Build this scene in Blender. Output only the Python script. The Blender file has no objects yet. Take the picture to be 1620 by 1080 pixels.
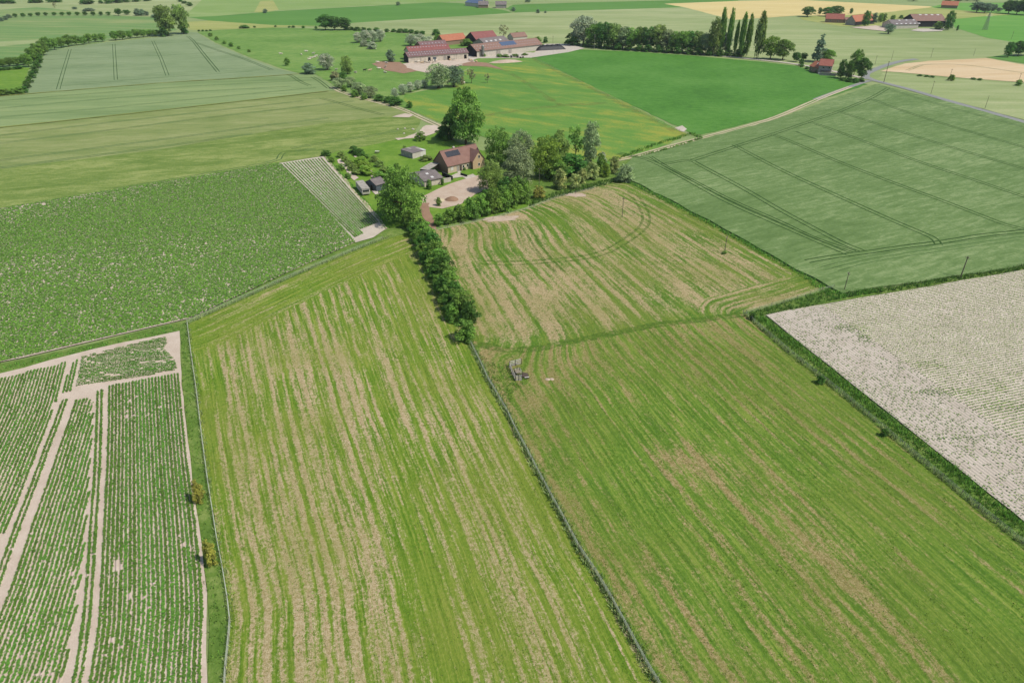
import bpy, bmesh, math, random
import numpy as np
from mathutils import Vector, Matrix

random.seed(7); rng = np.random.default_rng(7)
scene = bpy.context.scene
R = math.radians

# ------------------------------------------------------------------ camera
PITCH = R(30.6); FOC = 1080.0; CAMH = 78.0
cam = bpy.data.cameras.new('camera'); cam.sensor_width = 36; cam.lens = 24
cam.clip_start = 0.5; cam.clip_end = 12000
camo = bpy.data.objects.new('camera', cam); scene.collection.objects.link(camo)
camo.location = (0, 0, CAMH); camo.rotation_euler = (math.pi/2 - PITCH, 0, 0)
scene.camera = camo

# ------------------------------------------------------------------ sky, sun, exposure
SUN_EL = R(56); SX, SY = 0.93, -0.37
world = bpy.data.worlds.new('World'); scene.world = world; world.use_nodes = True
nt = world.node_tree; nt.nodes.clear()
sky = nt.nodes.new('ShaderNodeTexSky'); sky.sky_type = 'NISHITA'; sky.sun_disc = False
sky.sun_elevation = SUN_EL; sky.sun_rotation = math.atan2(SX, SY)
bg = nt.nodes.new('ShaderNodeBackground'); bg.inputs[1].default_value = 0.11
wo = nt.nodes.new('ShaderNodeOutputWorld')
nt.links.new(sky.outputs[0], bg.inputs[0]); nt.links.new(bg.outputs[0], wo.inputs[0])
sun = bpy.data.lights.new('sun', 'SUN'); sun.energy = 3.4; sun.angle = R(0.6); sun.color = (1, .965, .91)
suno = bpy.data.objects.new('sun', sun); scene.collection.objects.link(suno)
sv = Vector((SX*math.cos(SUN_EL), SY*math.cos(SUN_EL), math.sin(SUN_EL)))
suno.rotation_euler = (-sv).to_track_quat('-Z', 'Y').to_euler(); suno.location = (200, -100, 300)
vs = scene.view_settings
vs.view_transform = 'Standard'; vs.look = 'None'; vs.gamma = 1; vs.use_curve_mapping = False
vs.exposure = 0.6
KEXP = 1.75
LEAFGAIN = 1.66

# ------------------------------------------------------------------ geometry helpers
SP, CP = math.sin(PITCH), math.cos(PITCH)
def G(px, py):
    """ground point of a survey position read off the photograph"""
    u = (px-810)/FOC; v = (540-py)/FOC
    t = CAMH/-(v*CP-SP)
    return (u*t, (v*SP+CP)*t)
def PPM(px, py):
    X, Y = G(px, py); return FOC/(Y*CP+CAMH*SP)
def HT(px, py, ty):
    X, Y = G(px, py); v = (540-ty)/FOC
    return CAMH + Y*(v*CP-SP)/(CP+v*SP)
def GP(pts): return [G(*p) for p in pts]

def link(o, parent=None):
    scene.collection.objects.link(o)
    if parent is not None: o.parent = parent
    return o
def tag(o, label=None, cat=None, group=None, kind=None):
    if label: o['label'] = label
    if cat: o['category'] = cat
    if group: o['group'] = group
    if kind: o['kind'] = kind
    return o
def empty(name, loc=(0,0,0), rz=0, scale=None):
    o = bpy.data.objects.new(name, None); o.location = loc; o.rotation_euler = (0,0,rz)
    o.empty_display_size = .3
    if scale: o.scale = scale
    return link(o)
def mesh(name, V, F, mat=None, smooth=False):
    me = bpy.data.meshes.new(name); me.from_pydata([tuple(v) for v in V], [], [tuple(f) for f in F])
    if mat: me.materials.append(mat)
    if smooth: me.polygons.foreach_set('use_smooth', [True]*len(me.polygons))
    me.update(); return me
def quads_mesh(name, P, mat, val=None):
    """P: (n,4,3) array of quads; val: per-face float attribute"""
    P = np.asarray(P, dtype=np.float32); n = len(P)
    me = bpy.data.meshes.new(name)
    me.vertices.add(n*4); me.vertices.foreach_set('co', P.reshape(-1))
    me.loops.add(n*4); me.loops.foreach_set('vertex_index', np.arange(n*4, dtype=np.int32))
    me.polygons.add(n); me.polygons.foreach_set('loop_start', np.arange(0, n*4, 4, dtype=np.int32))
    try: me.polygons.foreach_set('loop_total', np.full(n, 4, dtype=np.int32))
    except Exception: pass
    if val is not None:
        a = me.attributes.new('v', 'FLOAT', 'FACE'); a.data.foreach_set('value', np.asarray(val, dtype=np.float32))
    me.materials.append(mat); me.update(calc_edges=True); return me
def obj(name, me, parent=None): return link(bpy.data.objects.new(name, me), parent)

class MB:
    def __init__(s): s.V = []; s.F = []
    def box(s, x0, x1, y0, y1, z0, z1, M=None):
        b = len(s.V); P = [(x0,y0,z0),(x1,y0,z0),(x1,y1,z0),(x0,y1,z0),(x0,y0,z1),(x1,y0,z1),(x1,y1,z1),(x0,y1,z1)]
        if M is not None: P = [tuple(M @ Vector(p)) for p in P]
        s.V += P; s.F += [tuple(b+i for i in f) for f in ((0,3,2,1),(4,5,6,7),(0,1,5,4),(1,2,6,5),(2,3,7,6),(3,0,4,7))]
        return s
    def bar(s, a, b, r, n=4, r2=None):
        a = Vector(a); b = Vector(b); d = (b-a).normalized(); u = d.orthogonal().normalized(); w = d.cross(u); k = len(s.V)
        r2 = r if r2 is None else r2
        for c, rr in ((a, r), (b, r2)):
            for i in range(n):
                t = 2*math.pi*(i+.5)/n; s.V.append(tuple(c+u*math.cos(t)*rr+w*math.sin(t)*rr))
        for i in range(n): s.F.append((k+i, k+(i+1)%n, k+n+(i+1)%n, k+n+i))
        s.F.append(tuple(k+n+i for i in range(n))); s.F.append(tuple(k+n-1-i for i in range(n))); return s
    def poly(s, P): b = len(s.V); s.V += [tuple(p) for p in P]; s.F.append(tuple(range(b, b+len(P)))); return s
    def prism(s, P, n):
        """extrude polygon P (list of 3d) by vector n"""
        n = Vector(n); m = len(P); b = len(s.V)
        s.V += [tuple(p) for p in P] + [tuple(Vector(p)+n) for p in P]
        s.F.append(tuple(b+m-1-i for i in range(m))); s.F.append(tuple(b+m+i for i in range(m)))
        for i in range(m): s.F.append((b+i, b+(i+1)%m, b+m+(i+1)%m, b+m+i))
        return s
    def build(s, name, mat, parent=None, smooth=False): return obj(name, mesh(name, s.V, s.F, mat, smooth), parent)

# ------------------------------------------------------------------ material helpers
def lin(c):
    c = c/255.; return c/12.92 if c <= .04045 else ((c+.055)/1.055)**2.4
def C(r, g, b, k=None):
    k = k or KEXP; return (min(.9, lin(r)/k), min(.9, lin(g)/k*.95), min(.9, lin(b)/k*(.78 if g > r else .84)), 1)
class N:
    def __init__(s, name, rough=.85, spec=.2):
        s.m = bpy.data.materials.new(name); s.m.use_nodes = True; s.t = s.m.node_tree; s.t.nodes.clear()
        s.out = s.n('ShaderNodeOutputMaterial'); s.b = s.n('ShaderNodeBsdfPrincipled')
        s.b.inputs['Roughness'].default_value = rough; s.b.inputs['Specular IOR Level'].default_value = spec
        s.l(s.b.outputs[0], s.out.inputs[0])
    def n(s, t): return s.t.nodes.new(t)
    def l(s, a, b): s.t.links.new(a, b)
    def inp(s, sock, v):
        if hasattr(v, 'is_linked') or isinstance(v, bpy.types.NodeSocket): s.l(v, sock)
        else: sock.default_value = v
    def pos(s): return s.n('ShaderNodeTexCoord').outputs['Object']
    def attr(s, name, out='Vector'):
        a = s.n('ShaderNodeAttribute'); a.attribute_name = name; return a.outputs[out]
    def map(s, vec, rot=0, scale=(1,1,1), loc=(0,0,0)):
        m = s.n('ShaderNodeMapping'); s.l(vec, m.inputs[0]); m.inputs['Rotation'].default_value = (0,0,rot)
        # rotate first, then scale: two nodes
        m2 = s.n('ShaderNodeMapping'); s.l(m.outputs[0], m2.inputs[0]); m2.inputs['Scale'].default_value = scale; m2.inputs['Location'].default_value = loc
        return m2.outputs[0]
    def noise(s, vec, scale=1, detail=3, rough=.55, dist=0):
        t = s.n('ShaderNodeTexNoise'); s.l(vec, t.inputs['Vector']); t.inputs['Scale'].default_value = scale
        t.inputs['Detail'].default_value = detail; t.inputs['Roughness'].default_value = rough; t.inputs['Distortion'].default_value = dist
        return t.outputs['Fac']
    def math(s, op, a, b=0., clamp=False):
        m = s.n('ShaderNodeMath'); m.operation = op; m.use_clamp = clamp; s.inp(m.inputs[0], a); s.inp(m.inputs[1], b); return m.outputs[0]
    def ramp(s, fac, stops):
        r = s.n('ShaderNodeValToRGB'); s.l(fac, r.inputs[0]); e = r.color_ramp.elements
        e[0].position, e[0].color = stops[0]; e[1].position, e[1].color = stops[-1]
        for p, c in stops[1:-1]: x = e.new(p); x.color = c
        return r.outputs[0]
    def mix(s, fac, a, b, bl='MIX'):
        m = s.n('ShaderNodeMix'); m.data_type = 'RGBA'; m.blend_type = bl
        s.inp(m.inputs[0], fac); s.inp(m.inputs[6], a); s.inp(m.inputs[7], b); return m.outputs[2]
    def vmix(s, fac, a, b):
        m = s.n('ShaderNodeMix'); m.data_type = 'VECTOR'; s.inp(m.inputs[0], fac); s.inp(m.inputs[4], a); s.inp(m.inputs[5], b); return m.outputs[1]
    def col(s, c): s.inp(s.b.inputs['Base Color'], c); return s
    def bump(s, h, strength=.5, dist=.1):
        b = s.n('ShaderNodeBump'); b.inputs['Strength'].default_value = strength; b.inputs['Distance'].default_value = dist
        s.l(h, b.inputs['Height']); s.l(b.outputs[0], s.b.inputs['Normal']); return s
    def alpha(s, fac):
        t = s.n('ShaderNodeBsdfTransparent'); m = s.n('ShaderNodeMixShader'); s.inp(m.inputs[0], fac)
        s.l(t.outputs[0], m.inputs[1]); s.l(s.b.outputs[0], m.inputs[2]); s.l(m.outputs[0], s.out.inputs[0]); return s

def field_mat(name, stops, big=.05, rot=0., st=(1,1), mid=.3, mst=(1,1), fine=2.0, w=(.38,.37,.25), bump=.35, dist=0., gain=3.0):
    """stops: list of sRGB display colours low..high; three octaves of noise, the first two stretched along the working direction"""
    m = N(name, .9, .1); p = m.pos()
    a = m.noise(m.map(p, rot, (st[0], st[1], 1)), big, 3, .55, dist)
    b = m.noise(m.map(p, rot, (mst[0], mst[1], 1), (13, 7, 0)), mid, 4, .6, dist)
    c = m.noise(m.map(p, rot, (1.3, 1, 1)), fine, 3, .65)
    v = m.math('ADD', m.math('ADD', m.math('MULTIPLY', a, w[0]), m.math('MULTIPLY', b, w[1])), m.math('MULTIPLY', c, w[2]))
    v = m.math('ADD', m.math('MULTIPLY', m.math('SUBTRACT', v, .5*sum(w)), gain), .5, True)
    n = len(stops); m.col(m.ramp(v, [(.15+.7*i/(n-1), C(*s)) for i, s in enumerate(stops)]))
    m.bump(c, bump, .25); return m.m
def plain(name, rgb, rough=.7, spec=.3, var=.12, scale=1.5, metal=0.):
    m = N(name, rough, spec); p = m.pos(); f = m.noise(p, scale, 4, .6)
    lo = C(*[max(0, c*(1-var)) for c in rgb]); hi = C(*[min(255, c*(1+var)) for c in rgb])
    m.col(m.ramp(f, [(.3, lo), (.7, hi)])); m.b.inputs['Metallic'].default_value = metal; m.bump(f, .1, .03); return m.m
def leaf_mat(name, rgb, trans=.42, var=.3, gain=None):
    rgb = tuple(min(255, c*(gain or LEAFGAIN)) for c in rgb)
    m = N(name, .65, .25); v = m.attr('v', 'Fac'); o = m.n('ShaderNodeObjectInfo').outputs['Random']
    dk = C(*[c*(1-var) for c in rgb]); hi = C(*[min(255, c*(1+var*.9)) for c in rgb]); hi = (hi[0]*1.05, hi[1], hi[2]*.9, 1)
    c = m.ramp(v, [(.05, dk), (.5, C(*rgb)), (.95, hi)])
    hs = m.n('ShaderNodeHueSaturation'); m.l(c, hs.inputs['Color'])
    m.l(m.math('ADD', m.math('MULTIPLY', o, .35), .84), hs.inputs['Value'])
    m.l(m.math('ADD', m.math('MULTIPLY', o, .02), .497), hs.inputs['Hue'])
    m.col(hs.outputs[0])
    tr = m.n('ShaderNodeBsdfTranslucent'); m.l(hs.outputs[0], tr.inputs[0]); mx = m.n('ShaderNodeMixShader'); mx.inputs[0].default_value = trans
    m.l(m.b.outputs[0], mx.inputs[1]); m.l(tr.outputs[0], mx.inputs[2]); m.l(mx.outputs[0], m.out.inputs[0]); return m.m

# ------------------------------------------------------------------ polygon helpers
def pip(P, x, y):
    P = np.asarray(P); x = np.asarray(x, float); y = np.asarray(y, float); ins = np.zeros(x.shape, bool); n = len(P); j = n-1
    for i in range(n):
        xi, yi = P[i]; xj, yj = P[j]
        c = ((yi > y) != (yj > y)) & (x < (xj-xi)*(y-yi)/((yj-yi) if yj != yi else 1e-9)+xi)
        ins ^= c; j = i
    return ins
def pdist(pl, x, y):
    """distance of points to a polyline"""
    x = np.asarray(x, float); y = np.asarray(y, float); d = np.full(x.shape, 1e9)
    for (ax, ay), (bx, by) in zip(pl[:-1], pl[1:]):
        dx, dy = bx-ax, by-ay; t = np.clip(((x-ax)*dx+(y-ay)*dy)/(dx*dx+dy*dy+1e-9), 0, 1)
        d = np.minimum(d, np.hypot(x-ax-t*dx, y-ay-t*dy))
    return d
def resample(pl, step):
    out = [pl[0]]
    for a, b in zip(pl[:-1], pl[1:]):
        L = math.hypot(b[0]-a[0], b[1]-a[1]); k = max(1, int(round(L/step)))
        for i in range(1, k+1): out.append((a[0]+(b[0]-a[0])*i/k, a[1]+(b[1]-a[1])*i/k))
    return out
def smooth_line(pl, it=2):
    for _ in range(it):
        q = [pl[0]]
        for a, b in zip(pl[:-1], pl[1:]):
            q += [(a[0]*.75+b[0]*.25, a[1]*.75+b[1]*.25), (a[0]*.25+b[0]*.75, a[1]*.25+b[1]*.75)]
        q.append(pl[-1]); pl = q
    return pl
def clip_rect(P, x0, x1, y0, y1):
    for ax, val, sgn in ((0, x0, 1), (0, x1, -1), (1, y0, 1), (1, y1, -1)):
        out = []
        for i in range(len(P)):
            a, b = P[i-1], P[i]; da = (a[ax]-val)*sgn; db = (b[ax]-val)*sgn
            if (da >= 0) != (db >= 0):
                t = da/(da-db); out.append((a[0]+(b[0]-a[0])*t, a[1]+(b[1]-a[1])*t))
            if db >= 0: out.append(b)
        P = out
        if len(P) < 3: return []
    return P
def line_clip(P, o, d):
    """segments of the line o + t*d inside polygon P"""
    ts = []; nx, ny = -d[1], d[0]
    for i in range(len(P)):
        a, b = P[i-1], P[i]; da = (a[0]-o[0])*nx+(a[1]-o[1])*ny; db = (b[0]-o[0])*nx+(b[1]-o[1])*ny
        if (da > 0) != (db > 0):
            t = da/(da-db); x = a[0]+(b[0]-a[0])*t; y = a[1]+(b[1]-a[1])*t; ts.append((x-o[0])*d[0]+(y-o[1])*d[1])
    ts.sort(); return list(zip(ts[::2], ts[1::2]))
def vnoise(x, y, s, seed=0):
    """smooth value noise"""
    r = np.random.default_rng(seed); T = r.random((64, 64)); x = np.asarray(x)*s; y = np.asarray(y)*s
    i = np.floor(x).astype(int); j = np.floor(y).astype(int); u = x-i; v = y-j; u = u*u*(3-2*u); v = v*v*(3-2*v)
    g = lambda a, b: T[a % 64, b % 64]
    return (g(i,j)*(1-u)+g(i+1,j)*u)*(1-v)+(g(i,j+1)*(1-u)+g(i+1,j+1)*u)*v

LAYER = [0]
def sheet(name, pts, mat, lift=0., world=False, skirt=0., jit=.3):
    LAYER[0] += 1; z = .005*LAYER[0]+lift; P = pts if world else GP(pts)
    if name in ('terrace', 'farm_yard', 'patio'): jit = 0
    if name in ('potato_field', 'potato_plot', 'verge', 'ridged_field', 'garden', 'yard'): jit = .1
    if jit:
        g = random.Random(len(P)+LAYER[0]); P = [(x+g.gauss(0, jit), y+g.gauss(0, jit)) for x, y in resample(P+[P[0]], 5)[:-1]]
    b = MB(); b.poly([(x, y, z) for x, y in P])
    if skirt:
        n = len(P)
        for i in range(n):
            a, c = P[i], P[(i+1) % n]; b.poly([(a[0],a[1],z-skirt),(c[0],c[1],z-skirt),(c[0],c[1],z),(a[0],a[1],z)])
    o = b.build(name, mat); tag(o, kind='structure'); o['z'] = z; return o
def offset_line(pl, d):
    out = []
    for i, p in enumerate(pl):
        a = pl[max(0, i-1)]; c = pl[min(len(pl)-1, i+1)]; dx, dy = c[0]-a[0], c[1]-a[1]; L = math.hypot(dx, dy) or 1
        out.append((p[0]-dy/L*d, p[1]+dx/L*d))
    return out
def ribbon(name, pl, w, mat, parent=None, z=None, wjit=0.):
    if z is None: LAYER[0] += 1; z = .005*LAYER[0]
    V = []; F = []; ws = [w*(1+wjit*(random.random()*2-1)) for _ in pl]
    for k in range(len(pl)):
        pass
    A = offset_line(pl, w/2); B = offset_line(pl, -w/2)
    for i in range(len(pl)):
        f = ws[i]/w; cx, cy = pl[i]
        V += [(cx+(A[i][0]-cx)*f, cy+(A[i][1]-cy)*f, z), (cx+(B[i][0]-cx)*f, cy+(B[i][1]-cy)*f, z)]
        if i: F.append((2*i-2, 2*i-1, 2*i+1, 2*i))
    return obj(name, mesh(name, V, F, mat), parent)

# ================================================================== MATERIALS
M = {}
M['bark'] = plain('bark', (105, 95, 78), .9, .1, .25, 6)
M['leaf_mid'] = leaf_mat('leaf_mid', (86, 112, 52))
M['leaf_dark'] = leaf_mat('leaf_dark', (62, 92, 40))
M['leaf_olive'] = leaf_mat('leaf_olive', (98, 116, 64))
M['leaf_yellow'] = leaf_mat('leaf_yellow', (100, 126, 52))
M['leaf_silver'] = leaf_mat('leaf_silver', (122, 138, 104), .3, .3, 1.4)
M['leaf_white'] = leaf_mat('leaf_white', (146, 162, 138), .3, .3, 1.4)
M['leaf_blue'] = leaf_mat('leaf_blue', (96, 118, 98), .3, .3, 1.4)
M['leaf_brown'] = leaf_mat('leaf_brown', (122, 124, 94), .3, .3, 1.35)
M['leaf_blossom'] = leaf_mat('leaf_blossom', (134, 150, 92), .25, .35, 1.4)
M['leaf_rust'] = leaf_mat('leaf_rust', (122, 122, 60), .35, .3, 1.5)
M['potato'] = leaf_mat('potato', (84, 118, 48), .35, .16, 1.4); M['potato_far'] = leaf_mat('potato_far', (96, 130, 54), .4, .2, 1.45)
M['maizeleaf'] = leaf_mat('maizeleaf', (88, 148, 66), .2, .25)
M['grass'] = leaf_mat('grass', (98, 138, 60), .3, .35, 1.28)
M['grass_pale'] = leaf_mat('grass_pale', (138, 160, 108), .3, .35, 1.28)
M['meadow_tuft'] = leaf_mat('meadow_tuft', (104, 140, 50), .3, .3, 1.2); M['hay'] = leaf_mat('hay', (196, 178, 140), .3, .2, 1.1)
M['seedling'] = leaf_mat('seedling', (118, 136, 84), .4, .25, 1.3); M['grass_dark'] = leaf_mat('grass_dark', (84, 120, 56), .3, .35, 1.28)

def soil_mat(name, lo, hi):
    m = N(name, .95, .1); p = m.pos(); a = m.noise(p, .25, 4, .6); c = m.noise(p, 5, 3, .7)
    v = m.math('ADD', m.math('MULTIPLY', a, .5), m.math('MULTIPLY', c, .5))
    m.col(m.ramp(v, [(.3, C(*lo)), (.7, C(*hi))])); m.bump(c, .6, .06); return m.m
M['soil'] = soil_mat('dry_soil', (196, 179, 164), (230, 217, 206))
M['soil_white'] = soil_mat('pale_soil', (190, 180, 168), (228, 219, 209))
M['soil_brown'] = soil_mat('brown_soil', (150, 120, 100), (180, 150, 128))
M['sand'] = soil_mat('yard_sand', (188, 166, 148), (222, 206, 192))
M['sandpath'] = soil_mat('sand_path', (196, 182, 150), (222, 212, 188))
M['concrete'] = plain('concrete', (205, 198, 188), .9, .2, .1, .6)
M['asphalt'] = plain('asphalt', (150, 154, 158), .9, .2, .08, .8)

def meadow_mat(name, greens, tans, seed, soft=((.34,0),(.52,.34),(.72,.92)), wt=(1.9,.9,.25,1.1,1.2,.3,.8), per=2.7, pamp=.30):
    """mown meadow: strips of green regrowth and dry cut stubble along the swaths (st = across, along in metres; hd = headland coords)"""
    m = N(name, .92, .1); p = m.pos()
    st = m.attr('st'); hd = m.attr('hd'); msk = m.attr('msk', 'Fac'); bias = m.attr('bias', 'Fac')
    wob = m.noise(p, .35, 3, .6)
    step = m.math('GREATER_THAN', m.math('ADD', msk, m.math('MULTIPLY', m.math('SUBTRACT', wob, .5), .5)), .5)
    vec = m.vmix(step, st, hd)
    j = m.n('ShaderNodeCombineXYZ'); w2 = m.noise(p, .9, 2, .5)
    m.l(m.math('MULTIPLY', m.math('SUBTRACT', w2, .5), .5), j.inputs[0])
    va = m.n('ShaderNodeVectorMath'); va.operation = 'ADD'; m.l(vec, va.inputs[0]); m.l(j.outputs[0], va.inputs[1]); vec = va.outputs[0]
    def N2(sx, sy, det, rg, off): return m.noise(m.map(vec, 0, (sx, sy, 1), (off+seed, off*2, 0)), 1, det, rg)
    s1 = N2(.80, .016, 2, .5, 3.3)            # swaths
    s2 = N2(1.9, .07, 3, .6, 11.7)           # single wheel and tine marks
    s3 = N2(.22, .05, 3, .6, 31.1)            # broad bands
    s4 = N2(.75, .26, 5, .7, 21.9)            # broken tufts along the swath
    fine = m.noise(p, 1.9, 5, .75); grain = m.noise(p, 6.5, 3, .7); patch = m.noise(p, .05, 4, .6)
    def W(x, k): return m.math('MULTIPLY', m.math('SUBTRACT', x, .5), k)
    v = W(s1, wt[0])
    for x, k in zip((s2, s3, s4, fine, patch, grain), wt[1:]): v = m.math('ADD', v, W(x, k))
    sx = m.n('ShaderNodeSeparateXYZ'); m.l(vec, sx.inputs[0])
    ph = m.math('ADD', m.math('MULTIPLY', sx.outputs[0], 6.2832/per), m.math('MULTIPLY', s3, 9.))
    v = m.math('ADD', v, m.math('MULTIPLY', m.math('SINE', ph), m.math('MULTIPLY', patch, pamp)))     # regular mower swaths
    v = m.math('ADD', m.math('ADD', v, .5), bias, True)
    g = m.ramp(m.math('ADD', m.math('MULTIPLY', s2, .6), m.math('MULTIPLY', fine, .4)), [(.40, C(*greens[0])), (.5, C(*greens[1])), (.60, C(*greens[2]))])
    t = m.ramp(m.math('ADD', m.math('MULTIPLY', grain, .5), m.math('MULTIPLY', fine, .5)), [(.40, C(*tans[0])), (.5, C(*tans[1])), (.60, C(*tans[2]))])
    f = m.ramp(v, [(p_, (c_, c_, c_, 1)) for p_, c_ in soft])
    c = m.mix(f, g, t)
    hue = m.noise(m.map(p, 0, (1,1,1), (40,9,0)), .035, 3, .6)
    c = m.mix(m.ramp(hue, [(.42, (0,0,0,1)), (.6, (.4,.4,.4,1))]), c, C(*greens[3]))
    fl = m.ramp(m.noise(p, 3.1, 1, .5), [(.76, (0,0,0,1)), (.80, (.8,.8,.8,1))])   # scattered pale flecks of hay
    c = m.mix(m.math('MULTIPLY', fl, .5), c, C(206, 196, 160))
    m.col(c); m.bump(m.math('ADD', m.math('ADD', fine, m.math('MULTIPLY', grain, .6)), m.math('MULTIPLY', s1, .7)), .75, .28); return m.m
M['meadow_left'] = meadow_mat('meadow_left', [(94,136,36), (124,156,54), (154,170,80), (146,156,74)], [(166,148,106), (198,178,142), (224,206,178)], 0)
M['meadow_right'] = meadow_mat('meadow_right', [(88,128,42), (114,150,56), (146,168,78), (118,136,58)], [(140,126,78), (170,152,106), (204,184,146)], 50, ((.34,0),(.54,.28),(.8,.9)), (1.5,.9,.4,1.3,1.2,.5,.7), 2.4, .35)
M['meadow_back'] = meadow_mat('meadow_back', [(84,126,40), (108,144,52), (138,156,72), (142,148,78)], [(164,146,104), (194,174,136), (220,200,168)], 90, per=1.9, pamp=.2)

# ================================================================== GROUND
gm = field_mat('far_grass', [(128,152,98), (150,170,116), (168,180,132)], .006, .1, (.4, 1.6), .05, (.3, 1.5), 1.0)
b = MB(); b.poly([(-2550,-280,0),(2550,-280,0),(2550,4150,0),(-2550,4150,0)])
tag(b.build('ground', gm), kind='structure')

# --- near meadows with swath coordinates
def swath_field(name, poly, mat, left, right, width, along_dir, cell, bias_fn, hd_fn=None, st_fn=None, z=.12):
    P = poly; xs = [p[0] for p in P]; ys = [p[1] for p in P]
    x0, x1, y0, y1 = min(xs), max(xs), min(ys), max(ys)
    nx = int((x1-x0)/cell)+1; ny = int((y1-y0)/cell)+1
    gx = x0+np.arange(nx+1)*cell; gy = y0+np.arange(ny+1)*cell
    GX, GY = np.meshgrid(gx, gy, indexing='ij')
    ins = pip(P, GX, GY); near = np.zeros((nx, ny), bool)
    pd = resample(P+[P[0]], cell*.4)
    for x, y in pd:
        i = min(nx-1, int((x-x0)/cell)); j = min(ny-1, int((y-y0)/cell)); near[i, j] = True
    V = []; F = []; idx = {}
    def vid(x, y):
        k = (round(x, 3), round(y, 3))
        if k not in idx: idx[k] = len(V); V.append((x, y, z))
        return idx[k]
    for i in range(nx):
        for j in range(ny):
            c4 = int(ins[i, j])+int(ins[i+1, j+1])+int(ins[i+1, j])+int(ins[i, j+1])
            if near[i, j] or 0 < c4 < 4:
                q = clip_rect(list(P), gx[i], gx[i+1], gy[j], gy[j+1])
                if len(q) >= 3:
                    ids = []
                    for a in q:
                        k = vid(*a)
                        if k not in ids: ids.append(k)
                    if len(ids) >= 3: F.append(tuple(ids))
            elif ins[i, j] and ins[i+1, j+1] and ins[i+1, j] and ins[i, j+1]:
                F.append((vid(gx[i],gy[j]), vid(gx[i+1],gy[j]), vid(gx[i+1],gy[j+1]), vid(gx[i],gy[j+1])))
    me = mesh(name, V, F, mat); A = np.array(V); x, y = A[:,0], A[:,1]
    dl = pdist(left, x, y); dr = pdist(right, x, y)
    al = x*along_dir[0]+y*along_dir[1]
    ac = dl/(dl+dr+1e-6)*width if st_fn is None else st_fn(x, y, dl, dr)
    st = np.stack([ac, al, np.zeros_like(ac)], 1)
    if hd_fn: hx, ms = hd_fn(x, y, dl, dr)
    else: hx, ms = ac, np.zeros_like(ac)
    hd = np.stack([hx+37, x*along_dir[1]-y*along_dir[0], np.zeros_like(ac)], 1)
    for nm, arr in (('st', st), ('hd', hd)):
        a = me.attributes.new(nm, 'FLOAT_VECTOR', 'POINT'); a.data.foreach_set('vector', arr.astype(np.float32).reshape(-1))
    for nm, arr in (('msk', ms), ('bias', bias_fn(x, y, dl, dr))):
        a = me.attributes.new(nm, 'FLOAT', 'POINT'); a.data.foreach_set('value', arr.astype(np.float32))
    return tag(obj(name, me), kind='structure')
def blobs(x, y, L, dirv=(-.36, .93)):
    """soft patches: (px, py, half-length along swath m, half-width m, amount)"""
    v = np.zeros_like(x)
    for px, py, ra, rc, k in L:
        cx, cy = G(px, py); a = (x-cx)*dirv[0]+(y-cy)*dirv[1]; c = (x-cx)*dirv[1]-(y-cy)*dirv[0]
        v += k*np.exp(-(a/ra)**2-(c/rc)**2)
    return v
def sstep(a, b, x): t = np.clip((x-a)/(b-a), 0, 1); return t*t*(3-2*t)

FENCE_L = [(297,512),(303,560),(312,622),(320,690),(330,765),(338,815),(345,860),(353,900),(361,950),(365,985),(363,1010),(358,1060),(357,1080),(352,1160)]
FENCE_C = [(741,538),(757,570),(772,602),(789,631),(803,655),(815,681),(833,714),(850,747),(871,786),(893,826),(915,868),(941,906),(967,950),(993,998),(1019,1046),(1039,1080),(1075,1140)]
HEDGE_LINE = [(652,366),(672,398),(690,434),(708,470),(724,505),(741,538)]
TOPL = [(297,512),(360,484),(440,448),(500,422),(560,397),(620,374),(652,366)]
DITCH = [(1176,497),(1203,520),(1245,556),(1290,592),(1345,636),(1400,682),(1460,733),(1520,783),(1575,828),(1620,864),(1700,930),(1790,1005)]
wFL, wFC, wHL, wTL, wD = GP(FENCE_L), GP(FENCE_C), GP(HEDGE_LINE), GP(TOPL), GP(DITCH)
right_l = wHL+wFC[1:]
polyL = wTL+wHL[1:]+wFC[1:]+wFL[::-1][:-1]
def biasL(x, y, dl, dr):
    dt = pdist(wTL, x, y)
    v = -.05-.20*np.exp(-(dt/16)**2)-.30*np.exp(-(dr/3.0)**2)*sstep(160, 120, y)-.25*np.exp(-(dl/3.5)**2)
    v += blobs(x, y, [(655,800,60,4,-.22),(640,560,30,6,-.12),(540,620,22,7,.10),(420,900,40,8,.14),(560,880,40,8,.12),(760,900,30,6,.05),
                      (420,560,12,10,.10),(690,640,15,4,.12),(780,660,12,3,.12),(700,1040,20,8,-.12),(880,1030,25,7,-.1),(640,430,14,10,-.25),(700,430,10,5,-.2)])
    return v
def hdL(x, y, dl, dr):
    dt = pdist(wTL, x, y); return dt, sstep(17, 11, dt)
swath_field('meadow', polyL, M['meadow_left'], wFL, right_l, 72, (-.37, .93), 1.6, biasL, hdL)

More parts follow.
